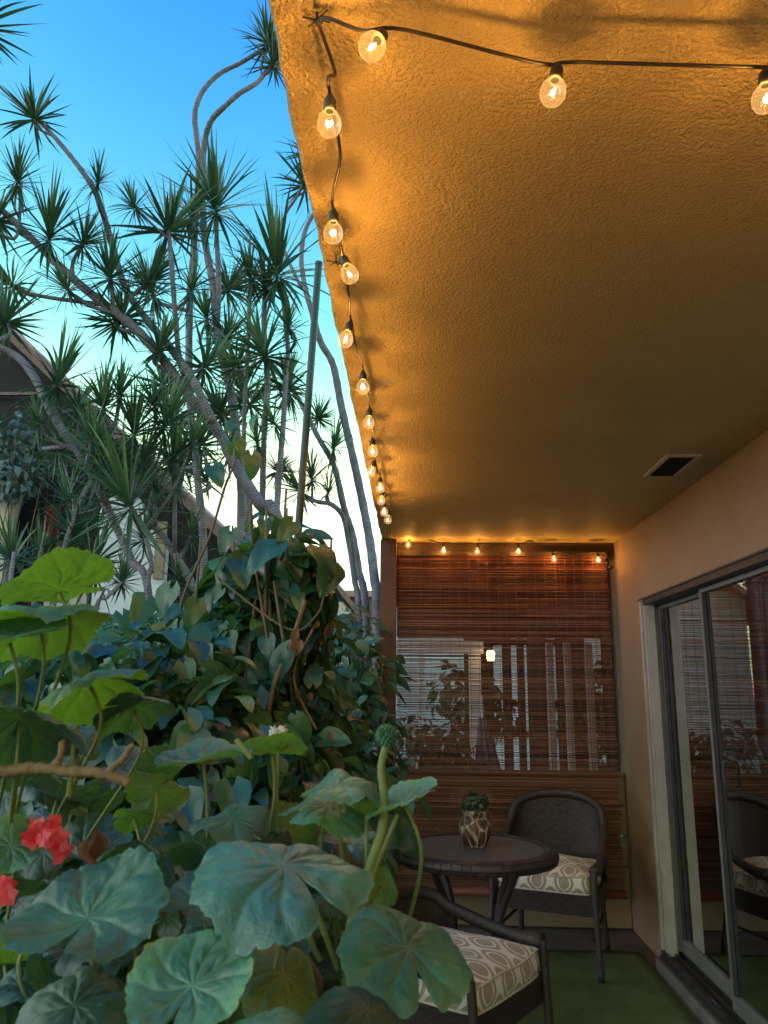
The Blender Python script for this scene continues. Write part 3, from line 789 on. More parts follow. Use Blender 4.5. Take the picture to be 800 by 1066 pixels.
# potted plant
pp = at(495, 880, 3.9); pp.z = .732
pt = thing('potted_plant', 'brown and cream painted pot with a small plant on the round table', 'potted plant', pp)
k = MB(); k.lathe([(.001, 0), (.048, 0), (.052, .006), (.068, .035), (.079, .07), (.076, .10), (.060, .125), (.054, .135), (.060, .145), (.066, .165), (.061, .165), (.05, .14), (.001, .135)], 36); k.build('pot', M['pot'], pt, smooth=True)
V, F, A = clump_leaves([((0, 0, .19), (.06, .06, .045), 150), ((.02, 0, .215), (.04, .04, .03), 60)], ELL, .035, M and .5); link('foliage', raw_mesh('foliage', V, F, M['succulent'], {'var': A}), pt)
k = MB()
for i in range(16):
    a = random.uniform(-1.2, 4.2); r = random.uniform(.06, .13); h = random.uniform(-.04, .09)
    k.tube(smooth_path([(.02 * cos(a), .02 * sin(a), .15), (r * .55 * cos(a), r * .55 * sin(a), .20 + h * .6), (r * cos(a), r * sin(a), .16 + h), (r * 1.05 * cos(a), r * 1.05 * sin(a), .13 + h)], 5), .0016, 5)
k.build('dry_stem', M['thread'], pt)

# ================================================================== string lights
def string(name, label, cord_pts, bulbs, group):
    t = thing(name, label, 'string lights', cord_pts[0], 0, group); b0 = Vector(cord_pts[0])
    k = MB(); k.tube([p - b0 for p in smooth_path(cord_pts, 6)], .0029, 7); k.build('cord', M['black_cord'], t, smooth=True)
    for f_, sw in bulbs:         # f_ = filament point, sw = sideways lean of the hanging bulb
        ax = (Vector((sw[0], sw[1], 1))).normalized()
        rot = ax.to_track_quat('Z', 'Y').to_euler()
        s_ = link('socket', SOCK, t, f_ - b0); s_.rotation_euler = rot
        b_ = link('bulb', BULB, s_); link('filament', FILA, s_)
        L = bpy.data.lights.new('bulb_light', 'POINT'); L.energy = BULB_W; L.color = (1, .44, .075); L.shadow_soft_size = .004
        lo = bpy.data.objects.new('bulb_light', L); COL.objects.link(lo); lo.parent = s_; lo.location = (0, 0, 0)
    return t
kk = MB(); kk.lathe([(.0065, .021), (.0098, .022), (.0105, .027), (.0098, .041), (.007, .046), (.004, .052), (.001, .054)], 14); SOCK = kk.mesh('socket'); SOCK.materials.append(M['black_cord']); SOCK.shade_smooth()
kk = MB(); kk.lathe([(.0080, .0245), (.009, .020), (.0135, .015), (.0178, .0075), (.0195, -.002), (.0185, -.0095), (.0150, -.0165), (.0085, -.0208), (.0002, -.022)], 20); BULB = kk.mesh('bulb'); BULB.materials.append(M['bulb_glass']); BULB.shade_smooth()
kk = MB(); kk.tube([(-.0035, 0, .004), (-.005, 0, -.002), (-.002, .002, -.006), (.002, -.002, -.006), (.005, 0, -.002), (.0035, 0, .004)], .0012, 5); kk.ball((0, 0, -.002), .0035, 8, 6); FILA = kk.mesh('filament'); FILA.materials.append(M['filament'])

def zpt(px, py, z):
    d = ray(px, py); return Vector((0, 0, CZ)) + d * ((z - CZ) / d.z)
HOOK = zpt(330, 20, ZC - .012)
# 1: along the outer ceiling edge
edge_px = [(343, 128, 2.314), (347, 242, 2.314), (364, 285, 2.322), (360, 353, 2.312), (378, 403, 2.314), (384, 440, 2.312), (388, 470, 2.312), (386, 491, 2.317), (396, 508, 2.312), (397, 521, 2.312), (400, 533, 2.314), (404, 541, 2.314)]
eb = [zpt(*p) for p in edge_px]
leans = [(0, 0), (0, 0), (-.35, .1), (.25, 0), (0, 0), (.05, 0), (0, 0), (.4, 0), (0, 0), (.1, 0), (0, 0), (.1, 0)]
cord = [HOOK, HOOK + Vector((.02, .08, -.02))]
for p, sw in zip(eb, leans):
    ax = Vector((sw[0], sw[1], 1)).normalized(); tp_ = p + ax * .052
    cord += [tp_ + Vector((0, -.03, .004)), tp_ + Vector((0, .03, .004))]
    nxt = tp_ + Vector((.004, .13, -.016 + random.uniform(-.01, .012)))
    cord.append(nxt)
POSTP = Vector((-.15, YF - .14, 2.36)); cord[-1] = POSTP
string('string_lights', 'black cord of clear globe bulbs along the outer ceiling edge', cord, list(zip(eb, leans)), 'globe string lights')
# 2: across the ceiling near the camera
a_px = [(388, 48, 2.33), (576, 95, 2.312), (797, 102, 2.312), (1010, 90, 2.31)]
ab = [zpt(*p) for p in a_px]; al = [(.35, .5), (.2, .1), (.1, 0), (0, 0)]
for i in range(15): ab.append(Vector((XW - .16, .70 - .19 * i, 2.16 - .22 * sin(pi * i / 14) + .015 * sin(i * 2.1)))); al.append((0, 0))  # unseen bulbs added behind the camera to brighten the ceiling
cord = [HOOK + Vector((0, .004, -.004)), HOOK.lerp(ab[0] + Vector((-.05, 0, .052)), .5)]
for p, sw in zip(ab, al):
    ax = Vector((sw[0], sw[1], 1)).normalized(); tp_ = p + ax * .052
    cord += [tp_ + Vector((-.03, 0, .004)), tp_ + Vector((.03, 0, .004))] if p.x < 1.1 else [tp_ + Vector((0, .03, .004)), tp_ + Vector((0, -.03, .004))]
cord.append(Vector((XW - .01, cord[-1].y - .2, ZC - .1)))
string('string_lights', 'black cord of clear globe bulbs crossing the ceiling at the top right, with unseen bulbs added behind the camera', cord, list(zip(ab, al)), 'globe string lights')
# 3: along the top of the blind
f_px = [(425, 567), (462, 573), (497, 574), (540, 574), (577, 582), (623, 583)]
fb = [at(px, py, YF - .10) for px, py in f_px]; fl = [(.3, 0), (0, 0), (.1, 0), (0, 0), (-.1, 0), (0, 0)]
cord = [POSTP + Vector((.01, -.004, -.01))]
sag = [None, None, None, at(553, 563, YF - .10), None, None]
for (p, sw), sg in zip(zip(fb, fl), sag):
    ax = Vector((sw[0], sw[1], 1)).normalized(); tp_ = p + ax * .052
    cord += [tp_ + Vector((-.03, 0, .003)), tp_ + Vector((.03, 0, .003))]
    cord.append(sg if sg is not None else tp_ + Vector((.11, 0, -.010)))
cord[-1] = Vector((1.33, YF - .09, 2.31))
string('string_lights', 'black cord of clear globe bulbs along the top of the bamboo blind', cord, list(zip(fb, fl)), 'globe string lights')
# cup hooks that carry the cords
hooks = [HOOK + Vector((0, 0, .012)), zpt(350, 268, ZC), at(553, 562, YF - .10), Vector((POSTP.x, YF - .15, ZC))]
hl = ['at the near corner where two cords meet', 'beside the third bulb of the edge cord', 'above the middle of the bamboo blind', 'beside the top of the rust brown post']
for h, l in zip(hooks, hl):
    k = MB(); k.tube([(0, 0, ZC - h.z if h.z < ZC else 0), (0, 0, -.014), (.006, 0, -.020), (.011, 0, -.014)], .0022, 6)
    k.tube([(-.022, 0, -.008), (.02, .006, -.012)], .0014, 5); k.tube([(-.015, .012, -.014), (.018, -.01, -.006)], .0014, 5)
    o = k.build('cup_hook', M['black_cord']); o.location = h; tag(o, 'small dark cup hook ' + l, 'hook', 'cup hooks on the ceiling')

# ================================================================== garden behind: houses
def poly_prism(mb, pts, y0, y1):
    n = len(pts); vv = [(p[0], y0, p[1]) for p in pts] + [(p[0], y1, p[1]) for p in pts]
    mb.add(vv, [tuple(range(n)), tuple(reversed(range(n, 2 * n)))] + [(i, i + n, (i + 1) % n + n, (i + 1) % n) for i in range(n)])
def hx(px, py, y=9.0): p = at(px, py, y); return (p.x, p.z)
hs = thing('gabled_house', 'house with sloping pink tiled roof and white wall behind the dracaenas', 'house', (-4.2, 9, -.1)); HB = (-4.2, 9, -.1)
def sub(mb, name, m, **kw): return child(mb, name, m, hs, HB, **kw)
ap = hx(-130, 215); ev = hx(262, 585)      # verge line from apex (off frame) to eave
k = MB(); poly_prism(k, [(-9, ap[1] - .02), (ap[0], ap[1] - .02), (ev[0] - .06, ev[1] - .02), (ev[0] - .06, -.1), (-9, -.1)], 9.1, 11.0); sub(k, 'wall', M['dark_and_shade'])  # shade under the roof put into the wall colour, no real recess
k = MB(); dx, dz = ev[0] - ap[0], ev[1] - ap[1]; ln = sqrt(dx * dx + dz * dz); nx_, nz_ = -dz / ln, dx / ln
k.grid(lambda u, v: (ap[0] + dx * u + nx_ * .07, 8.95 + 2.2 * v, ap[1] + dz * u + nz_ * .07), 14, 10, 8, 9); o = sub(k, 'roof', M['roof']); o.modifiers.new('thick', 'SOLIDIFY').thickness = .06
k = MB(); poly_prism(k, [(ap[0] + nx_ * .05, ap[1] + nz_ * .05), (ev[0] + nx_ * .05, ev[1] + nz_ * .05), (ev[0] - nx_ * .06, ev[1] - nz_ * .06), (ap[0] - nx_ * .06, ap[1] - nz_ * .06)], 8.9, 9.0); sub(k, 'barge_board', M['fascia'])
k = MB(); poly_prism(k, [(ap[0] - nx_ * .02, ap[1] - nz_ * .02), (ev[0] - nx_ * .02, ev[1] - nz_ * .02), (ev[0] - nx_ * .055, ev[1] - nz_ * .055), (ap[0] - nx_ * .055, ap[1] - nz_ * .055)], 9.003, 9.098); sub(k, 'soffit', M['dark_and_shade'])
# balcony front (cream), white lower wall, small rail
k = MB(); a, b_ = hx(-150, 700), hx(30, 494); k.box((a[0], 8.7, -.1), (b_[0], 8.85, b_[1])); sub(k, 'balcony_wall', M['cream_wall'])
k = MB(); a, b_ = hx(92, 760), hx(183, 520); poly_prism(k, [(a[0], -.1), (b_[0], -.1), (b_[0], hx(183, 575)[1]), (hx(150, 520)[0], hx(150, 522)[1]), (a[0], hx(92, 512)[1])], 8.75, 8.9); sub(k, 'white_wall', M['white_wall'])
k = MB(); a, b_ = hx(30, 760), hx(92, 600); k.box((a[0], 9.03, -.1), (b_[0], 9.095, b_[1])); sub(k, 'side_wall', M['cream_wall'])
k = MB(); a, b_ = hx(0, 430), hx(60, 408); k.box((hx(-60, 412)[0], 8.97, hx(0, 412)[1]), (hx(48, 412)[0], 9.02, hx(0, 409)[1])); sub(k, 'rail', M['fascia'])
k = MB(); a, b_ = hx(168, 600), hx(184, 520); k.box((a[0], 8.70, hx(0, 605)[1]), (b_[0], 8.748, hx(0, 548)[1])); sub(k, 'shutter', M['tan_board'])
k = MB(); a = hx(40, 600)
for i in range(7):
    x = hx(36 + i * 8, 560)[0]; k.box((x, 8.98, hx(0, 590)[1]), (x + .02, 9.0, hx(0, 510)[1]))
sub(k, 'railing', M['dark_track'])
k = MB(); a, b_ = hx(44, 560), hx(62, 528); k.grid(lambda u, v: (a[0] + (b_[0] - a[0]) * u, 9.05 + .03 * sin(u * 20), a[1] + (b_[1] - a[1]) * v), 16, 4); o = k.build('hanging_cloth', rough_mat('red_cloth', (.45, .02, .03), (.6, .05, .06), .9)); o.modifiers.new('thick', 'SOLIDIFY').thickness = .01
tag(o, 'red cloth hanging on the balcony railing of the gabled house', 'cloth')
# second house on the right with pink roof
h2 = thing('pink_roof_house', 'distant house with pale wall and pink roof beside the corner post', 'house', (-1.2, 15, -.1)); HB2 = (-1.2, 15, -.1)
def hx2(px, py): return hx(px, py, 15.0)
k = MB(); a, b_ = hx2(300, 700), hx2(352, 612); k.box((a[0] - 1.2, 15.2, -.1), (b_[0], 19, b_[1])); child(k, 'wall', M['cream_wall'], h2, HB2)
k = MB(); a = hx2(352, 616); t_ = hx2(318, 568)
k.grid(lambda u, v: (t_[0] + (a[0] + .15 - t_[0]) * u, 14.9 + 4 * v, t_[1] + (a[1] - t_[1]) * u), 8, 8, 6, 6); k.grid(lambda u, v: (t_[0] - 2.0 * u, 14.9 + 4 * v, t_[1] - 1.4 * u), 8, 8, 6, 6)
o = child(k, 'roof', M['roof'], h2, HB2); o.modifiers.new('thick', 'SOLIDIFY').thickness = .1
h3 = thing('low_house', 'low distant house with salmon wall past the pink roof', 'house', (-.6, 19, -.1)); HB3 = (-.6, 19, -.1)
k = MB(); a, b_ = hx(352, 700, 19), hx(378, 622, 19); k.box((a[0], 19, -.1), (b_[0] + 1.5, 23, b_[1])); child(k, 'wall', M['fascia'], h3, HB3)
k = MB(); k.box((a[0] - .2, 18.8, b_[1]), (b_[0] + 1.7, 23.2, b_[1] + .15)); child(k, 'roof', M['roof'], h3, HB3)

# ================================================================== dracaena trees
def rosette_mesh(seed, n=60, droop=.25, dead=6):
    r = random.Random(seed); V, F, A = [], [], []
    for i in range(n + dead):
        az = i * 2.39996 + r.gauss(0, .2)
        old = i >= n
        el = radians(88 - 112 * (min(i, n) / n) ** 1.15) + r.gauss(0, .16) if not old else radians(r.uniform(-75, -45))
        L = r.uniform(.72, 1.14) * (.74 + .26 * sin(pi * min(1, .25 + i / n))) * (.8 if old else 1); wd = r.uniform(.020, .032)
        d = Vector((cos(az) * cos(el), sin(az) * cos(el), sin(el))); side = Vector((-sin(az), cos(az), 0))
        base = Vector((cos(az) * .025, sin(az) * .025, .05 - .16 * i / n)); nseg = 7; o = len(V)
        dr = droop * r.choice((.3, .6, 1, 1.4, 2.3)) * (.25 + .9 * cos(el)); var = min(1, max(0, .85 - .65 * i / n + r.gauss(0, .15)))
        tw = r.gauss(0, .5)
        for q_ in range(nseg + 1):
            t = q_ / nseg; p = base + d * (L * t) + Vector((0, 0, -dr * L * t * t * .5)) + side * (tw * .14 * t * t)
            w_ = wd * (.55 + .45 * min(1, t / .25)) * (1 - t ** 2.4) + .0012
            nn = side.cross(d); roll = tw * .6 * t
            for s_ in (-1, 0, 1): V.append(p + (side * cos(roll) + nn * sin(roll)) * (s_ * w_) + nn * (abs(s_) * w_ * -.35)); A.append(var)
        for q_ in range(nseg):
            for s_ in (0, 1): F.append((o + q_ * 3 + s_, o + q_ * 3 + s_ + 1, o + q_ * 3 + s_ + 4, o + q_ * 3 + s_ + 3))
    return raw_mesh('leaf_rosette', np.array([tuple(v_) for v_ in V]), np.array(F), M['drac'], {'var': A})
ROS = [rosette_mesh(1), rosette_mesh(2, 52, .45, 9), rosette_mesh(3, 72, .15, 4), rosette_mesh(4, 46, .6, 8), rosette_mesh(5, 56, .3, 12), rosette_mesh(6, 42, .2, 3)]

def dracaena(label, depth, trunks, rosettes, tint=(1, 1, 1), spread=.35, seed=0):
    r = random.Random(seed)
    base_px = trunks[0][0][-1]; b0 = at(base_px[0], base_px[1], depth); b0.z = -.1
    t = thing('dracaena_tree', label, 'tree', b0, 0, 'dracaena trees')
    samples = []
    for i, (pts, w0, w1) in enumerate(trunks):            # listed from top to base; w = widths in photo pixels
        P = []
        n = len(pts)
        for j, p in enumerate(pts):
            y = depth + (p[2] if len(p) > 2 else 0) + .12 * sin(i * 1.7 + j * .9)
            P.append(at(p[0], p[1], y))
        if i == 0 or pts[-1][1] > 520:
            e = P[-1].copy(); e += (P[-1] - P[-2]).normalized() * .1; 
            P.append(Vector((e.x + (e.x - P[-2].x) * .5, e.y, .35))); P.append(Vector((P[-1].x, e.y, -.2)))
        S = smooth_path(P, 6); rr = np.linspace(w0, w1, len(S)) * .42 * depth / 810
        rr = [q_ * (1 + .05 * sin(3.1 * m_) + .04 * r.gauss(0, 1)) for m_, q_ in enumerate(rr)]
        k = MB(); k.tube([s_ - b0 for s_ in S], rr, 10); o = k.build('trunk' if i == 0 else 'branch', M['trunk'], t, smooth=True); o.color = (*tint, 1)
        samples += list(zip(S, rr))
    for i, rs in enumerate(rosettes):
        px, py, R = rs[:3]; dd = rs[3] if len(rs) > 3 else r.uniform(-spread, spread)
        y = depth + dd; c_ = at(px, py, y)
        sel = [(s_, q_) for s_, q_ in samples if s_.z < c_.z - .12]
        near = min(sel or samples, key=lambda e: (e[0] - c_).length + .8 * abs(e[0].x - c_.x))
        a = near[0]; dist = (a - c_).length
        if dist > .1:
            mid = Vector((c_.x * .75 + a.x * .25, c_.y * .6 + a.y * .4, a.z + (c_.z - a.z) * .45)); mid += Vector((r.gauss(0, .03), 0, 0))
            k = MB(); S = smooth_path([a, mid, c_ + Vector((0, 0, -.0))], 6); w_ = max(.008, min(near[1] * .7, .017 * depth / 5)); k.tube([s_ - b0 for s_ in S], np.linspace(w_, w_ * .7, len(S)).tolist(), 8)
            o = k.build('branch', M['trunk'], t, smooth=True); o.color = (*tint, 1)
            ax = (c_ - mid).normalized()
        else: ax = Vector((0, 0, 1))
        ax = (ax + Vector((0, 0, .6)) + Vector((r.gauss(0, .15), r.gauss(0, .15), 0))).normalized()
        o = link('leaf_rosette', ROS[r.randrange(6)], t, c_ - b0)
        o.rotation_mode = 'QUATERNION'; o.rotation_quaternion = ax.to_track_quat('Z', 'Y') @ Matrix.Rotation(r.uniform(0, 6.28), 4, 'Z').to_quaternion()
        s_ = 1.5 * r.uniform(.88, 1.15) * R * y / 810; o.scale = (s_, s_, s_ * r.uniform(.85, 1.1))
    return t

dracaena('thick dark dracaena leaning left with two long crossing trunks', 5.0,
    [([(-14, 208), (0, 217), (32, 247), (60, 275), (95, 306), (140, 341), (172, 377), (200, 416), (228, 450), (247, 488), (270, 524), (290, 562)], 9, 19),
     ([(36, 122), (50, 135), (70, 158), (87, 180), (98, 197), (107, 220), (117, 255), (130, 298), (150, 329), (179, 364), (200, 394), (222, 440)], 6, 12),
     ([(176, 240), (179, 280), (183, 330), (188, 378), (200, 410)], 6, 8), ([(0, 243), (18, 245), (22, 190)], 4, 5)],
    [(36, 122, 50, 0), (19, 188, 40), (52, 245, 46), (87, 252, 30), (12, 296, 42), (115, 287, 38), (176, 238, 66, 0), (102, 190, 28), (155, 292, 38), (70, 300, 34), (140, 215, 30), (200, 300, 32), (128, 330, 34), (-4, 228, 46), (121, 335, 42), (166, 364, 36), (214, 380, 38), (-22, 26, 60, 0)], (.80, .74, .78), .3, 1)
dracaena('tall pale dracaena with sinuous twin trunks bending toward the ceiling edge', 6.4,
    [([(280, 48), (265, 57), (250, 66), (230, 76), (215, 90), (206, 106), (203, 125), (207, 165), (205, 210), (203, 250), (198, 300), (197, 350), (198, 419), (206, 500), (212, 590)], 6, 11),
     ([(283, 66), (276, 76), (268, 86), (250, 97), (235, 110), (220, 126), (213, 150), (211, 190), (213, 245), (222, 297), (226, 341), (232, 375), (241, 412), (247, 460), (252, 540)], 6, 14),
     ([(225, 215), (226, 250), (228, 300), (226, 341)], 6, 8)],
    [(280, 44, 44, 0), (285, 66, 34, 0), (225, 215, 60, -.4), (237, 352, 36), (159, 305, 36), (200, 225, 40), (253, 408, 40), (181, 434, 38), (208, 462, 46), (192, 484, 40), (215, 330, 32), (238, 300, 34), (230, 430, 32), (170, 400, 34), (215, 500, 34), (238, 470, 30)], (1.05, 1.0, 1.1), .3, 2)
dracaena('slender upright dracaena cluster just left of the green pole', 5.8,
    [([(294, 290), (295, 310), (298, 340), (300, 365), (298, 390), (295, 444), (292, 480), (288, 540)], 6, 9),
     ([(277, 300), (275, 330), (276, 360), (279, 400), (276, 437), (274, 490), (272, 545)], 7, 9), ([(261, 287), (260, 320), (258, 360), (256, 400), (254, 470), (258, 540)], 5, 7)],
    [(289, 282, 58), (275, 368, 52), (261, 287, 36), (277, 298, 34), (300, 405, 30), (262, 420, 34), (246, 380, 30), (285, 440, 30), (268, 460, 28), (300, 340, 30), (290, 490, 26)], (.95, .92, 1.0), .25, 3)
dracaena('tall thin dracaena with bare curved trunks beside the ceiling edge', 7.4,
    [([(345, 195), (332, 215), (318, 240), (314, 270), (318, 300), (325, 325), (334, 356), (347, 380), (356, 425), (371, 491), (384, 556), (390, 602), (393, 640)], 5, 14),
     ([(300, 394), (308, 410), (316, 425), (332, 456), (348, 485), (358, 527), (367, 556), (374, 595), (381, 640)], 5, 11),
     ([(322, 520), (334, 523), (345, 525), (357, 537), (363, 563), (369, 602), (374, 645)], 5, 9), ([(325, 165), (312, 200), (298, 222), (292, 245), (300, 270), (314, 300)], 4, 5)],
    [(322, 160, 36, 0), (318, 192, 30, 0), (348, 466, 27), (325, 497, 28), (312, 510, 28), (342, 512, 20), (332, 435, 20), (300, 396, 30), (345, 196, 34, 0)], (1.0, .98, 1.1), .2, 4)
dracaena('low dracaena with grey arching trunk in front of the house', 4.4,
    [([(-14, 352), (0, 362), (19, 372), (35, 391), (48, 418), (64, 446), (89, 482), (102, 507), (118, 542), (137, 583), (156, 631)], 11, 10),
     ([(134, 523), (152, 560), (158, 593), (153, 622)], 6, 6), ([(15, 575), (12, 600), (8, 640)], 5, 6), ([(128, 606), (118, 618), (100, 640)], 3, 4)],
    [(134, 523, 66, -.2), (6, 334, 44), (60, 398, 46), (80, 426, 36), (108, 422, 40), (140, 450, 42), (105, 480, 40), (61, 464, 38), (172, 441, 40), (179, 480, 42), (160, 420, 34), (125, 410, 34), (95, 455, 34), (150, 480, 34), (120, 495, 34), (40, 440, 32), (200, 460, 32)], (.9, .86, .92), .3, 5)
dracaena('young many-headed dracaena with thin pale stems under the white wall', 5.4,
    [([(40, 585), (48, 560), (40, 600), (34, 650)], 6, 8), ([(95, 500), (70, 560), (55, 640)], 5, 7), ([(128, 606), (112, 622), (95, 650)], 4, 5), ([(186, 608), (190, 630), (195, 660)], 4, 5),
     ([(150, 545), (165, 552), (185, 582), (200, 608), (215, 650)], 8, 13)],
    [(13, 580, 46), (41, 588, 40), (77, 556, 36), (96, 588, 46), (128, 604, 28), (188, 606, 24), (199, 556, 26), (110, 520, 34), (150, 560, 28), (65, 600, 30), (182, 502, 34), (160, 500, 30), (70, 520, 34)], (1.15, 1.1, 1.2), .3, 6)

# green pole
k = MB(); a, b_ = at(309, 575, 2.8), at(332, 276, 2.8); e = a - (b_ - a).normalized() * 2.2
k.tube([e, a, b_], .0145, 12); k.tube([b_, b_ + (b_ - a).normalized() * .012], .0160, 12)
tag(k.build('garden_pole', M['green_pole'], smooth=False), 'tall dark green garden pole leaning in front of the sky', 'pole')

# ================================================================== shrubs and vine
vn = bush('climbing_vine', 'vine with large glossy heart shaped leaves climbing the green pole', 'vine',
    [cl(290, 585, 2.6, (.13, .15, .11), 80), cl(258, 605, 2.65, (.14, .17, .12), 90), cl(315, 612, 2.65, (.10, .15, .10), 60), cl(300, 655, 2.65, (.16, .2, .15), 120), cl(235, 665, 2.6, (.16, .2, .12), 110),
     cl(265, 730, 2.6, (.22, .22, .18), 190), cl(318, 745, 2.7, (.18, .22, .18), 130), cl(205, 735, 2.5, (.2, .22, .16), 150), cl(290, 815, 2.5, (.26, .26, .22), 190), cl(275, 548, 2.6, (.05, .05, .05), 10), cl(318, 578, 2.6, (.06, .07, .06), 18)], CORD, .088, M['vine'])
b0 = Vector(vn.location)
k = MB()
for ln in ([(185, 700), (189, 628), (218, 560), (234, 508), (243, 485), (257, 440)], [(300, 760), (283, 690), (262, 560), (262, 520)], [(225, 600), (300, 655), (330, 640), (338, 618)], [(150, 668), (200, 655), (230, 650)]):
    k.tube([p - b0 for p in smooth_path([at(x, y, 2.45 + .05 * random.random()) for x, y in ln], 6)], .0045, 6)
k.build('tendril', M['tendril'], vn, smooth=True)
k = MB()
for ln, w_ in (([(276, 770), (285, 715), (302, 675), (318, 625)], .008), ([(330, 760), (306, 705), (326, 655)], .004)):
    k.tube([p - b0 for p in smooth_path([at(x, y, 2.36 + .04 * random.random()) for x, y in ln], 6)], w_, 8)
k.build('dry_stalk', M['dry_stalk'], vn, smooth=True)
# single big leaves hanging on the tendril, and the round leaves that stand clear
pos, nrm, tip, siz, var = [], [], [], [], []
for px, py, w_, vv_ in ((242, 448, 20, .6), (268, 442, 28, .55), (237, 468, 20, .62), (250, 468, 24, .5), (262, 486, 34, .4), (222, 498, 34, .3), (288, 588, 58, .4), (332, 590, 50, .15), (250, 600, 42, .1), (178, 628, 44, .55), (152, 640, 44, .55), (128, 655, 40, .5), (205, 640, 36, .6), (305, 556, 34, .3), (240, 565, 34, .2), (345, 608, 50, .1), (200, 700, 52, .1), (300, 700, 62, .25), (250, 745, 60, .15), (230, 770, 60, .1)):
    p = at(px, py - w_ * .35, 2.38); pos.append(p); v_ = (Vector((0, 0, CZ)) - p).normalized()
    n_ = v_ * .75 + Vector((random.gauss(0, .45), 0, random.uniform(.2, 1.0))); nrm.append(n_); tip.append(Vector((random.gauss(0, .5), -.2, -1))); siz.append(w_ * 2.38 / 1000); var.append(vv_)
for i in range(len(pos)):
    V, F, A = scatter(cordate(8, 6, .3, .52, .2, .25), *[np.array(a_[i:i + 1]) for a_ in (pos, nrm, tip, siz, var)])
    link('leaf', raw_mesh('leaf', V - np.array(b0), F, M['vine'], {'var': A}), vn)
pos, nrm, tip, siz, var = [], [], [], [], []
for i in range(9):
    p = at(random.uniform(262, 345), random.uniform(620, 770), 2.36); pos.append(p); nrm.append(Vector((random.gauss(0, .6), -1, random.gauss(0, .4)))); tip.append(Vector((random.gauss(0, .3), 0, -1))); siz.append(random.uniform(.03, .065)); var.append(random.random())
for i in range(9):
    V, F, A = scatter(elliptic(6, 4, .3, .8, .3), *[np.array(a_[i:i + 1]) for a_ in (pos, nrm, tip, siz, var)]); link('dead_leaf', raw_mesh('dead_leaf', V - np.array(b0), F, M['dead_leaf'], {'var': A}), vn)

bush('glossy_shrub', 'dark glossy shrub between the geraniums and the vine', 'shrub',
    [cl(135, 700, 2.1, (.2, .22, .13), 120), cl(190, 705, 2.2, (.2, .22, .15), 120), cl(120, 770, 2.0, (.26, .25, .2), 170), cl(215, 790, 2.0, (.26, .25, .2), 170), cl(60, 740, 2.1, (.25, .25, .22), 140), cl(160, 850, 1.9, (.35, .25, .25), 200), cl(300, 890, 2.0, (.3, .25, .25), 160), cl(20, 860, 1.9, (.3, .25, .25), 140)], CORD, .085, M['vine'])
bush('small_leaved_shrub', 'small leaved green shrub beside the foot of the corner post', 'shrub',
    [cl(368, 690, 4.0, (.18, .25, .2), 190), cl(345, 735, 3.9, (.28, .3, .25), 280), cl(380, 765, 3.9, (.18, .25, .28), 220), cl(345, 660, 4.1, (.12, .2, .16), 90), cl(350, 820, 3.6, (.3, .3, .3), 300), cl(385, 850, 3.6, (.16, .25, .3), 200), cl(330, 780, 3.8, (.3, .3, .3), 220)], ELL, .085, M['shrub'])
bush('back_shrub', 'dark shrub at the foot of the white house wall', 'shrub',
    [cl(60, 690, 4.2, (.5, .4, .25), 300), cl(170, 690, 4.3, (.5, .4, .22), 300), cl(250, 680, 4.5, (.4, .4, .35), 260), cl(110, 740, 4.0, (.6, .4, .4), 300), cl(-20, 680, 4.0, (.4, .4, .4), 200), cl(330, 700, 5, (.5, .4, .45), 260)], ELL, .15, M['shrub'])
bush('balcony_plant', 'pale blue green shrub on the balcony of the gabled house', 'plant',
    [cl(18, 460, 8.6, (.28, .3, .35), 260), cl(12, 500, 8.5, (.35, .3, .25), 260), cl(-20, 480, 8.6, (.35, .3, .4), 200), cl(45, 478, 8.6, (.15, .2, .2), 90)], ELL, .11, M['pale_leaf'])
# fern
fc = at(130, 672, 2.9); fn = thing('fern', 'bright green fern below the white wall', 'fern', (fc.x, fc.y, -.1))
pos, nrm, tip, siz, var = [], [], [], [], []; k = MB(); fb0 = Vector(fn.location)
for i in range(14):
    a = i * 2.4; L = random.uniform(.16, .26); top_ = fc + Vector((0, 0, .03))
    pth = smooth_path([fc + Vector((0, 0, -.15)), top_ + Vector((cos(a) * L * .4, sin(a) * L * .4, .06)), top_ + Vector((cos(a) * L, sin(a) * L, -.05))], 10)
    k.tube([p - fb0 for p in pth], .002, 5)
    for j in range(4, len(pth)):
        tng = (pth[j] - pth[j - 1]).normalized(); sd_ = tng.cross(Vector((0, 0, 1))).normalized()
        for s_ in (-1, 1):
            pos.append(pth[j]); nrm.append(sd_.cross(tng) + Vector((0, 0, .2))); tip.append(sd_ * s_ + tng * .4 - Vector((0, 0, .25))); siz.append(.06 * (1 - .75 * (j / len(pth)) ** 2)); var.append(random.random())
k.tube([(0, 0, 0), fc - fb0 + Vector((0, 0, -.15))], .012, 8); k.build('stem', M['petiole'], fn)
V, F, A = scatter(elliptic(4, 2, .13), np.array(pos), np.array(nrm), np.array(tip), np.array(siz), np.array(var)); link('frond', raw_mesh('frond', V - np.array(fb0), F, M['fern'], {'var': A}), fn)

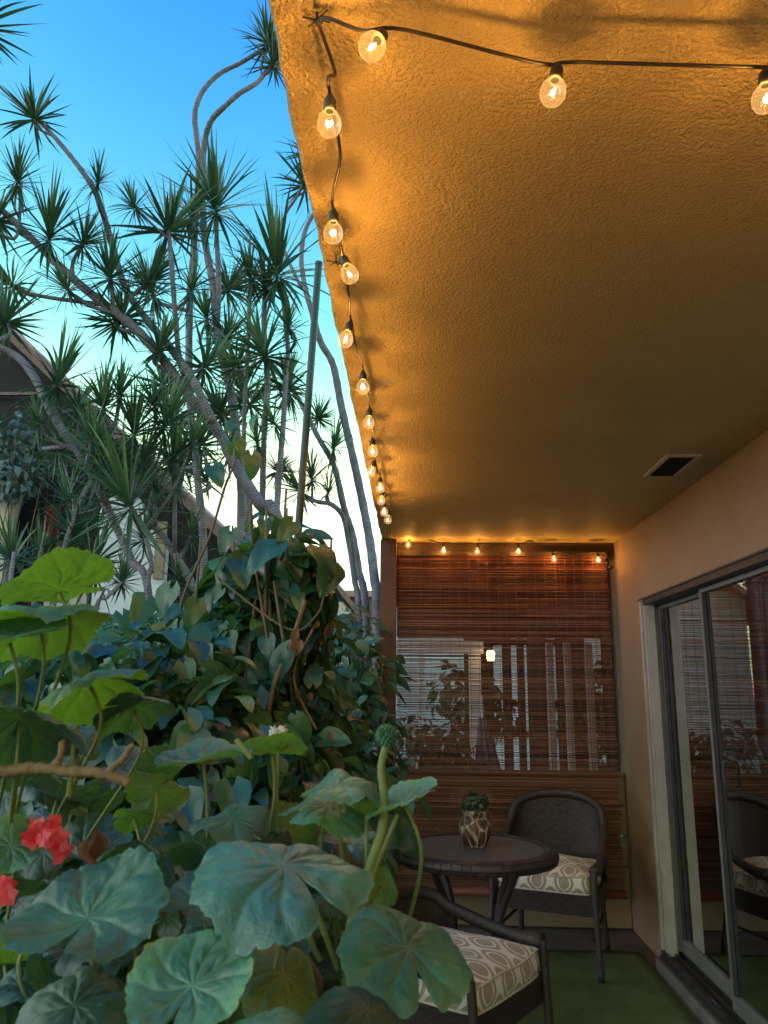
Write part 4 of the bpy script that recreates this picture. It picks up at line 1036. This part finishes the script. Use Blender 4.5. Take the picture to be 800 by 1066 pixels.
# ================================================================== foreground geraniums
def geranium_leaf(seed, cup, wave, dome, sinus=.6):
    r = random.Random(seed); nr, ns = 22, 150; V, F, VE, A = [], [], [], []
    ph = [r.uniform(0, 6.28) for _ in range(6)]
    # main veins fan out from the stalk, with the gap (sinus) at +-pi
    veins = sorted([0] + [sg * a + r.gauss(0, .07) for a in (.62, 1.25, 1.95, 2.55) for sg in (-1, 1)])
    for i in range(nr + 1):
        q_ = i / nr
        for j in range(ns):
            th = -pi + 2 * pi * (j + .5) / ns; ds = pi - abs(th)
            thv = th + .10 * sin(q_ * 5 + ph[4])                 # veins wander a little
            d0 = min(veins, key=lambda v_: abs(thv - v_)); dv = abs(thv - d0); near = min(1, dv / .32)
            lobe = .045 * (cos(pi * near) * .5 + .5) * (1 - exp(-(ds / .4) ** 2))
            edge = (1 - sinus * exp(-(ds / .11) ** 2)) * (.955 + lobe + .016 * sin(27 * th + ph[0] + 2 * sin(3 * th)) + .025 * sin(2 * th + ph[1]) + .008 * sin(61 * th))
            rr = q_ * edge
            bulge = .075 * rr * (1 - .45 * rr) * (sin(pi * .5 * near) ** .8 - .6)
            groove = -.018 * exp(-(dv * max(rr, .05) / .028) ** 2) * rr ** .4
            quilt = .011 * sin(rr * 21 - near * 4 + ph[2]) * sin(pi * near) * min(1, rr * 3) + .006 * sin(9 * th + 17 * rr + ph[3]) * rr
            z = cup * rr * rr - dome * rr ** 4 + wave * rr ** 2 * sin(2 * th + ph[2]) + wave * .55 * rr ** 3 * sin(5 * th + ph[3]) + bulge + groove + quilt
            if i > nr - 4: z -= .030 * r.random() * (i - nr + 4) / 4
            V.append((rr * cos(th), rr * sin(th), z))
            fork = exp(-(((rr * 5.0 - near * 1.5 + .2 * d0) % 1 - .5) / .10) ** 2) * (rr > .22) * .5 * min(1, near * 3)
            VE.append(max(exp(-(dv * max(rr, .05) / .016) ** 2) * (1 - .6 * rr), fork))
            A.append(min(1, max(0, .38 + .22 * sin(2 * th + ph[1]) * rr + .16 * sin(5 * rr + ph[5]) + (.35 if q_ > .97 else 0))))
    for i in range(nr):
        for j in range(ns - 1):
            F.append((i * ns + j, i * ns + j + 1, (i + 1) * ns + j + 1, (i + 1) * ns + j))
    return raw_mesh('leaf', np.array(V), np.array(F)[:, ::-1].copy(), M['geranium'], {'var': A, 'vein': VE})
GL = [geranium_leaf(1, .14, .10, 0), geranium_leaf(2, -.12, .13, .14), geranium_leaf(3, .28, .15, .12, .75), geranium_leaf(4, -.38, .10, .05), geranium_leaf(5, .05, .22, .25, .8), geranium_leaf(6, -.2, .18, .1)]
gp = {}
def gplant(key, label, base):
    gp[key] = thing('geranium_plant', label, 'plant', base, 0, 'geraniums in the foreground')
gplant('l', 'left foreground geranium with lit yellow green leaves and red flowers', (-.42, .75, -.1))
gplant('m', 'nearest geranium with broad blue green leaves along the bottom of the photo', (-.16, .62, -.1))
gplant('r', 'foreground geranium with a tall green flower bud in front of the post', (-.02, .70, -.1))
BASE = {'l': Vector((-.42, .75, -.1)), 'm': Vector((-.16, .62, -.1)), 'r': Vector((-.02, .70, -.1))}
TEAL, BLUE, BRI, OLI, DRK, PAL = (.70, .95, .82), (.72, .95, 1.12), (1.1, 1.15, .42), (1.3, .9, .4), (.38, .45, .42), (1.35, 1.35, 1.2)  # BLUE puts sky reflection into the tint; DRK also darkens the shaded gaps
def gleaf(key, px, py, w, asp, y, col, rot=0, tilt=0, mesh=0, under=False, stalk=True):
    """leaf whose disc is w px wide in the photo and foreshortened to asp; tilt rolls it in the picture; under shows the underside"""
    c_ = at(px, py, y); v_ = (c_ - Vector((0, 0, CZ))).normalized()
    iu = (up - v_ * up.dot(v_)).normalized(); ir = v_.cross(iu)
    t_ = radians(tilt); iu2 = iu * cos(t_) + ir * sin(t_)
    s_ = max(-.98, min(.98, asp)) * (-1 if under else 1)
    n_ = (v_ * -s_ + iu2 * sqrt(1 - s_ * s_)).normalized()
    x_ = (ir - n_ * ir.dot(n_)).normalized(); y2 = n_.cross(x_)
    a = radians(rot); X = x_ * cos(a) + y2 * sin(a); Y = n_.cross(X)
    R_ = w / 2 * (c_ - Vector((0, 0, CZ))).dot(fw) / FPX
    o = link('leaf', GL[mesh], gp[key]); o.color = (*col, 1)
    b_ = BASE[key]
    mw = Matrix((X, Y, n_)).transposed().to_4x4(); mw.translation = c_ - b_
    o.matrix_basis = mw @ Matrix.Diagonal((R_, R_, R_, 1))
    if stalk:
        st = c_ - n_ * .004; dwn = Vector((b_.x + (c_.x - b_.x) * .35, b_.y + (c_.y - b_.y) * .35 + .03, c_.z - .26))
        k = MB(); k.tube([p - b_ for p in smooth_path([st, st - n_ * .03 + Vector((0, .006, -.012)), st.lerp(dwn, .5) + Vector((0, .012, 0)), dwn], 5)], np.linspace(.0013, .0018, 16).tolist(), 7)
        k.build('petiole', M['petiole'], gp[key], smooth=True)
    return o
# left plant
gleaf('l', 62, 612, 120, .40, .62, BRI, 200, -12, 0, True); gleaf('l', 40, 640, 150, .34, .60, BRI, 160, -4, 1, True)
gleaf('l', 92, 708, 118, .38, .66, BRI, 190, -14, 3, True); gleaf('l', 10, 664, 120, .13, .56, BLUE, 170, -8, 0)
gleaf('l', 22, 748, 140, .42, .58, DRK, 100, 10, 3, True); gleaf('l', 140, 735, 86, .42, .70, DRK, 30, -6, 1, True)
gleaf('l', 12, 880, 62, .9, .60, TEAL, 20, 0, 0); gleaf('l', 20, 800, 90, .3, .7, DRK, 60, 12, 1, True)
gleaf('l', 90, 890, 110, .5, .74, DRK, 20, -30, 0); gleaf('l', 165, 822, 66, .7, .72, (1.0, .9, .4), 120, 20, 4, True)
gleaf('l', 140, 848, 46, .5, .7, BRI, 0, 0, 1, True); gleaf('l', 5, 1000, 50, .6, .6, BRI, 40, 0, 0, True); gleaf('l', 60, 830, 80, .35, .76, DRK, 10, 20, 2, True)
# middle plant
gleaf('m', 296, 900, 186, .50, .47, BLUE, 125, 4, 1); gleaf('m', 92, 955, 162, .58, .47, TEAL, 65, -8, 2); gleaf('m', 212, 936, 104, .50, .52, BLUE, 60, -4, 2)
gleaf('m', 200, 1026, 136, .72, .43, (1.1, 1.25, 1.0), 60, -18, 0); gleaf('m', 78, 1046, 132, .62, .45, DRK, 60, -6, 1); gleaf('m', 268, 1066, 112, .3, .40, PAL, 40, -8, 1)
gleaf('m', 296, 1014, 104, .75, .50, OLI, 260, 40, 3); gleaf('m', 240, 852, 84, .4, .60, BLUE, 140, 0, 4); gleaf('m', 255, 985, 90, .5, .58, OLI, 30, 0, 1)
gleaf('m', 212, 790, 108, .16, .62, (1.0, 1.1, .9), 10, -4, 0); gleaf('m', 284, 782, 76, .24, .66, BRI, 10, 0, 0, True)
gleaf('m', 30, 1015, 80, .5, .6, DRK, 20, 10, 0); gleaf('m', 150, 1000, 80, .5, .62, DRK, 90, 10, 1); gleaf('m', 130, 905, 90, .5, .72, DRK, 200, 10, 0)
# right plant
gleaf('r', 425, 986, 142, .70, .52, TEAL, 110, 14, 1); gleaf('r', 385, 1050, 128, .55, .48, DRK, 110, 20, 3); gleaf('r', 352, 818, 90, .28, .60, PAL, 0, -4, 4)
gleaf('r', 340, 838, 100, .3, .62, (1.2, 1.2, 1), 30, 6, 1); gleaf('r', 420, 834, 84, .22, .60, PAL, 170, -24, 0); gleaf('r', 382, 838, 46, .5, .62, BRI, 90, 0, 0, True)
gleaf('r', 398, 920, 46, .7, .62, BRI, 60, 40, 1, True); gleaf('r', 330, 1000, 80, .6, .66, DRK, 60, 0, 0); gleaf('r', 350, 930, 60, .4, .66, DRK, 0, 0, 1); gleaf('r', 360, 870, 70, .3, .7, TEAL, 0, 10, 2)
# stems, buds, flowers
def gtube(key, ln, y, w, m, name):
    k = MB(); S = smooth_path([at(px, py, y + (d[0] if d else 0)) for px, py, *d in ln], 10)
    rr = np.full(len(S), w) if not hasattr(w, '__len__') else np.linspace(w[0], w[1], len(S))
    if m == 'woody':
        rr = rr * np.array([1 + .16 * max(0, sin(i * .45)) ** 8 + random.gauss(0, .03) for i in range(len(S))])
        S = [p + Vector((random.gauss(0, .0003), random.gauss(0, .0003), random.gauss(0, .0004))) for p in S]
    k.tube([p - BASE[key] for p in S], rr.tolist(), 12); return k.build(name, M[m], gp[key], smooth=True)
gtube('r', [(403, 772), (397, 800), (400, 830), (398, 862), (388, 895), (372, 945), (365, 975), (362, 1066), (362, 1300)], .60, (.0026, .0048), 'petiole', 'flower_stem')
gtube('r', [(414, 848), (404, 872), (392, 900), (378, 945), (372, 980)], .60, (.0017, .003), 'petiole', 'petiole')
k = MB(); bc = at(403, 766, .60) - BASE['r']
for i in range(90):
    z = 1 - 2 * (i + .5) / 90; a = i * 2.4; d = Vector((sqrt(1 - z * z) * cos(a), sqrt(1 - z * z) * sin(a), z))
    k.tube([bc + d * .003, bc + d * .0065, bc + d * .0092], [.0014, .0017, .0004], 5, var=random.random())
k.build('flower_bud', M['fern'], gp['r'], smooth=True)
gtube('m', [(290, 768), (289, 800), (288, 840), (300, 960), (300, 1200)], .66, (.0016, .003), 'petiole', 'flower_stem')
k = MB(); bc = at(290, 764, .66) - BASE['m']
for i in range(40):
    a = i * 2.4; d = Vector((cos(a) * .9, sin(a) * .9, random.uniform(-.3, .8))); k.tube([bc, bc + d * .005, bc + d * .009], [.001, .0016, .0004], 5, var=random.random())
k.build('flower_bud', M['piping'], gp['m'], smooth=True)
gtube('l', [(-40, 806), (0, 803), (40, 800), (75, 803), (110, 806), (135, 815)], .56, (.0046, .0034), 'woody', 'woody_stem')
gtube('l', [(0, 1050), (50, 1000), (110, 985), (160, 1000)], .66, (.007, .005), 'dark_bark', 'woody_stem')
gtube('l', [(110, 806), (128, 790), (138, 775)], .56, (.003, .002), 'woody', 'woody_stem'); gtube('l', [(55, 800), (62, 790), (66, 770)], .56, (.003, .002), 'woody', 'woody_stem')
for ln in ([(80, 755), (76, 790), (72, 830)], [(316, 950), (326, 985), (334, 1000)], [(330, 950), (345, 990), (352, 1010)], [(246, 770), (262, 790)]):
    gtube('m', ln, .6, .0022, 'petiole', 'petiole')
k = MB(); V_ = []
def dleaf(px, py, s_, y, key, ax):
    V, F, A = scatter(elliptic(8, 6, .26, 1.3, .6), np.array([at(px, py, y) - BASE[key]]), np.array([ax]), np.array([(.15, 0, -1)]), np.array([s_]), np.array([random.random()]))
    link('dead_leaf', raw_mesh('dead_leaf', V, F, M['dead_leaf'], {'var': A}), gp[key])
dleaf(100, 862, .024, .55, 'l', (.8, -1, .1)); dleaf(165, 895, .035, .62, 'm', (.2, -.8, .6)); dleaf(310, 985, .05, .56, 'm', (.3, -1, 0)); dleaf(92, 872, .022, .55, 'l', (-.8, -.7, 0))
def florets(key, pts, y, R_):
    pos, nrm, tip, siz, var = [], [], [], [], []
    for px, py in pts:
        c_ = at(px, py, y + random.uniform(-.02, .02)); v_ = (Vector((0, 0, CZ)) - c_).normalized(); n0 = (v_ + Vector((random.gauss(0, .5), random.gauss(0, .3), random.gauss(0, .5)))).normalized()
        e1 = n0.cross(Vector((0, 0, 1))).normalized(); e2 = n0.cross(e1); ph = random.random() * 6
        for q_ in range(5):
            a = ph + q_ * 2 * pi / 5; pos.append(c_ - BASE[key]); nrm.append(n0 + (e1 * cos(a) + e2 * sin(a)) * random.uniform(-.55, -.1)); tip.append(e1 * cos(a) + e2 * sin(a)); siz.append(R_ * random.uniform(.8, 1.15)); var.append(random.random())
    V, F, A = scatter(elliptic(6, 4, .5, .12, .4), np.array(pos), np.array(nrm), np.array(tip), np.array(siz), np.array(var))
    link('flower', raw_mesh('flower', V, F, M['petal'], {'var': A}), gp[key])
florets('l', [(28, 862), (40, 858), (52, 866), (44, 874), (56, 858), (32, 874), (62, 880), (60, 870), (36, 866), (50, 878), (46, 862), (64, 888)], .60, .0078)
florets('l', [(4, 928), (9, 922), (2, 920), (8, 932)], .60, .008)
# small inner leaves that fill the plants, gap shade put into their dark tint
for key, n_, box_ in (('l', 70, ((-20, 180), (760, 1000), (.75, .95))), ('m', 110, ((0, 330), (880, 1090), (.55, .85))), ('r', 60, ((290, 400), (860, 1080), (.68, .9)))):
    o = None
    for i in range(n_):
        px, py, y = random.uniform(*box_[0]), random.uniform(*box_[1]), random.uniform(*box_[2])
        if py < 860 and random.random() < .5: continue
        gleaf(key, px, py, random.uniform(45, 95) * .6 / y, random.uniform(.2, .8), y, random.choice((DRK, DRK, DRK, (.6, .7, .4))), random.uniform(0, 360), random.gauss(0, 30), random.randrange(6), random.random() < .35, stalk=i % 3 == 0)
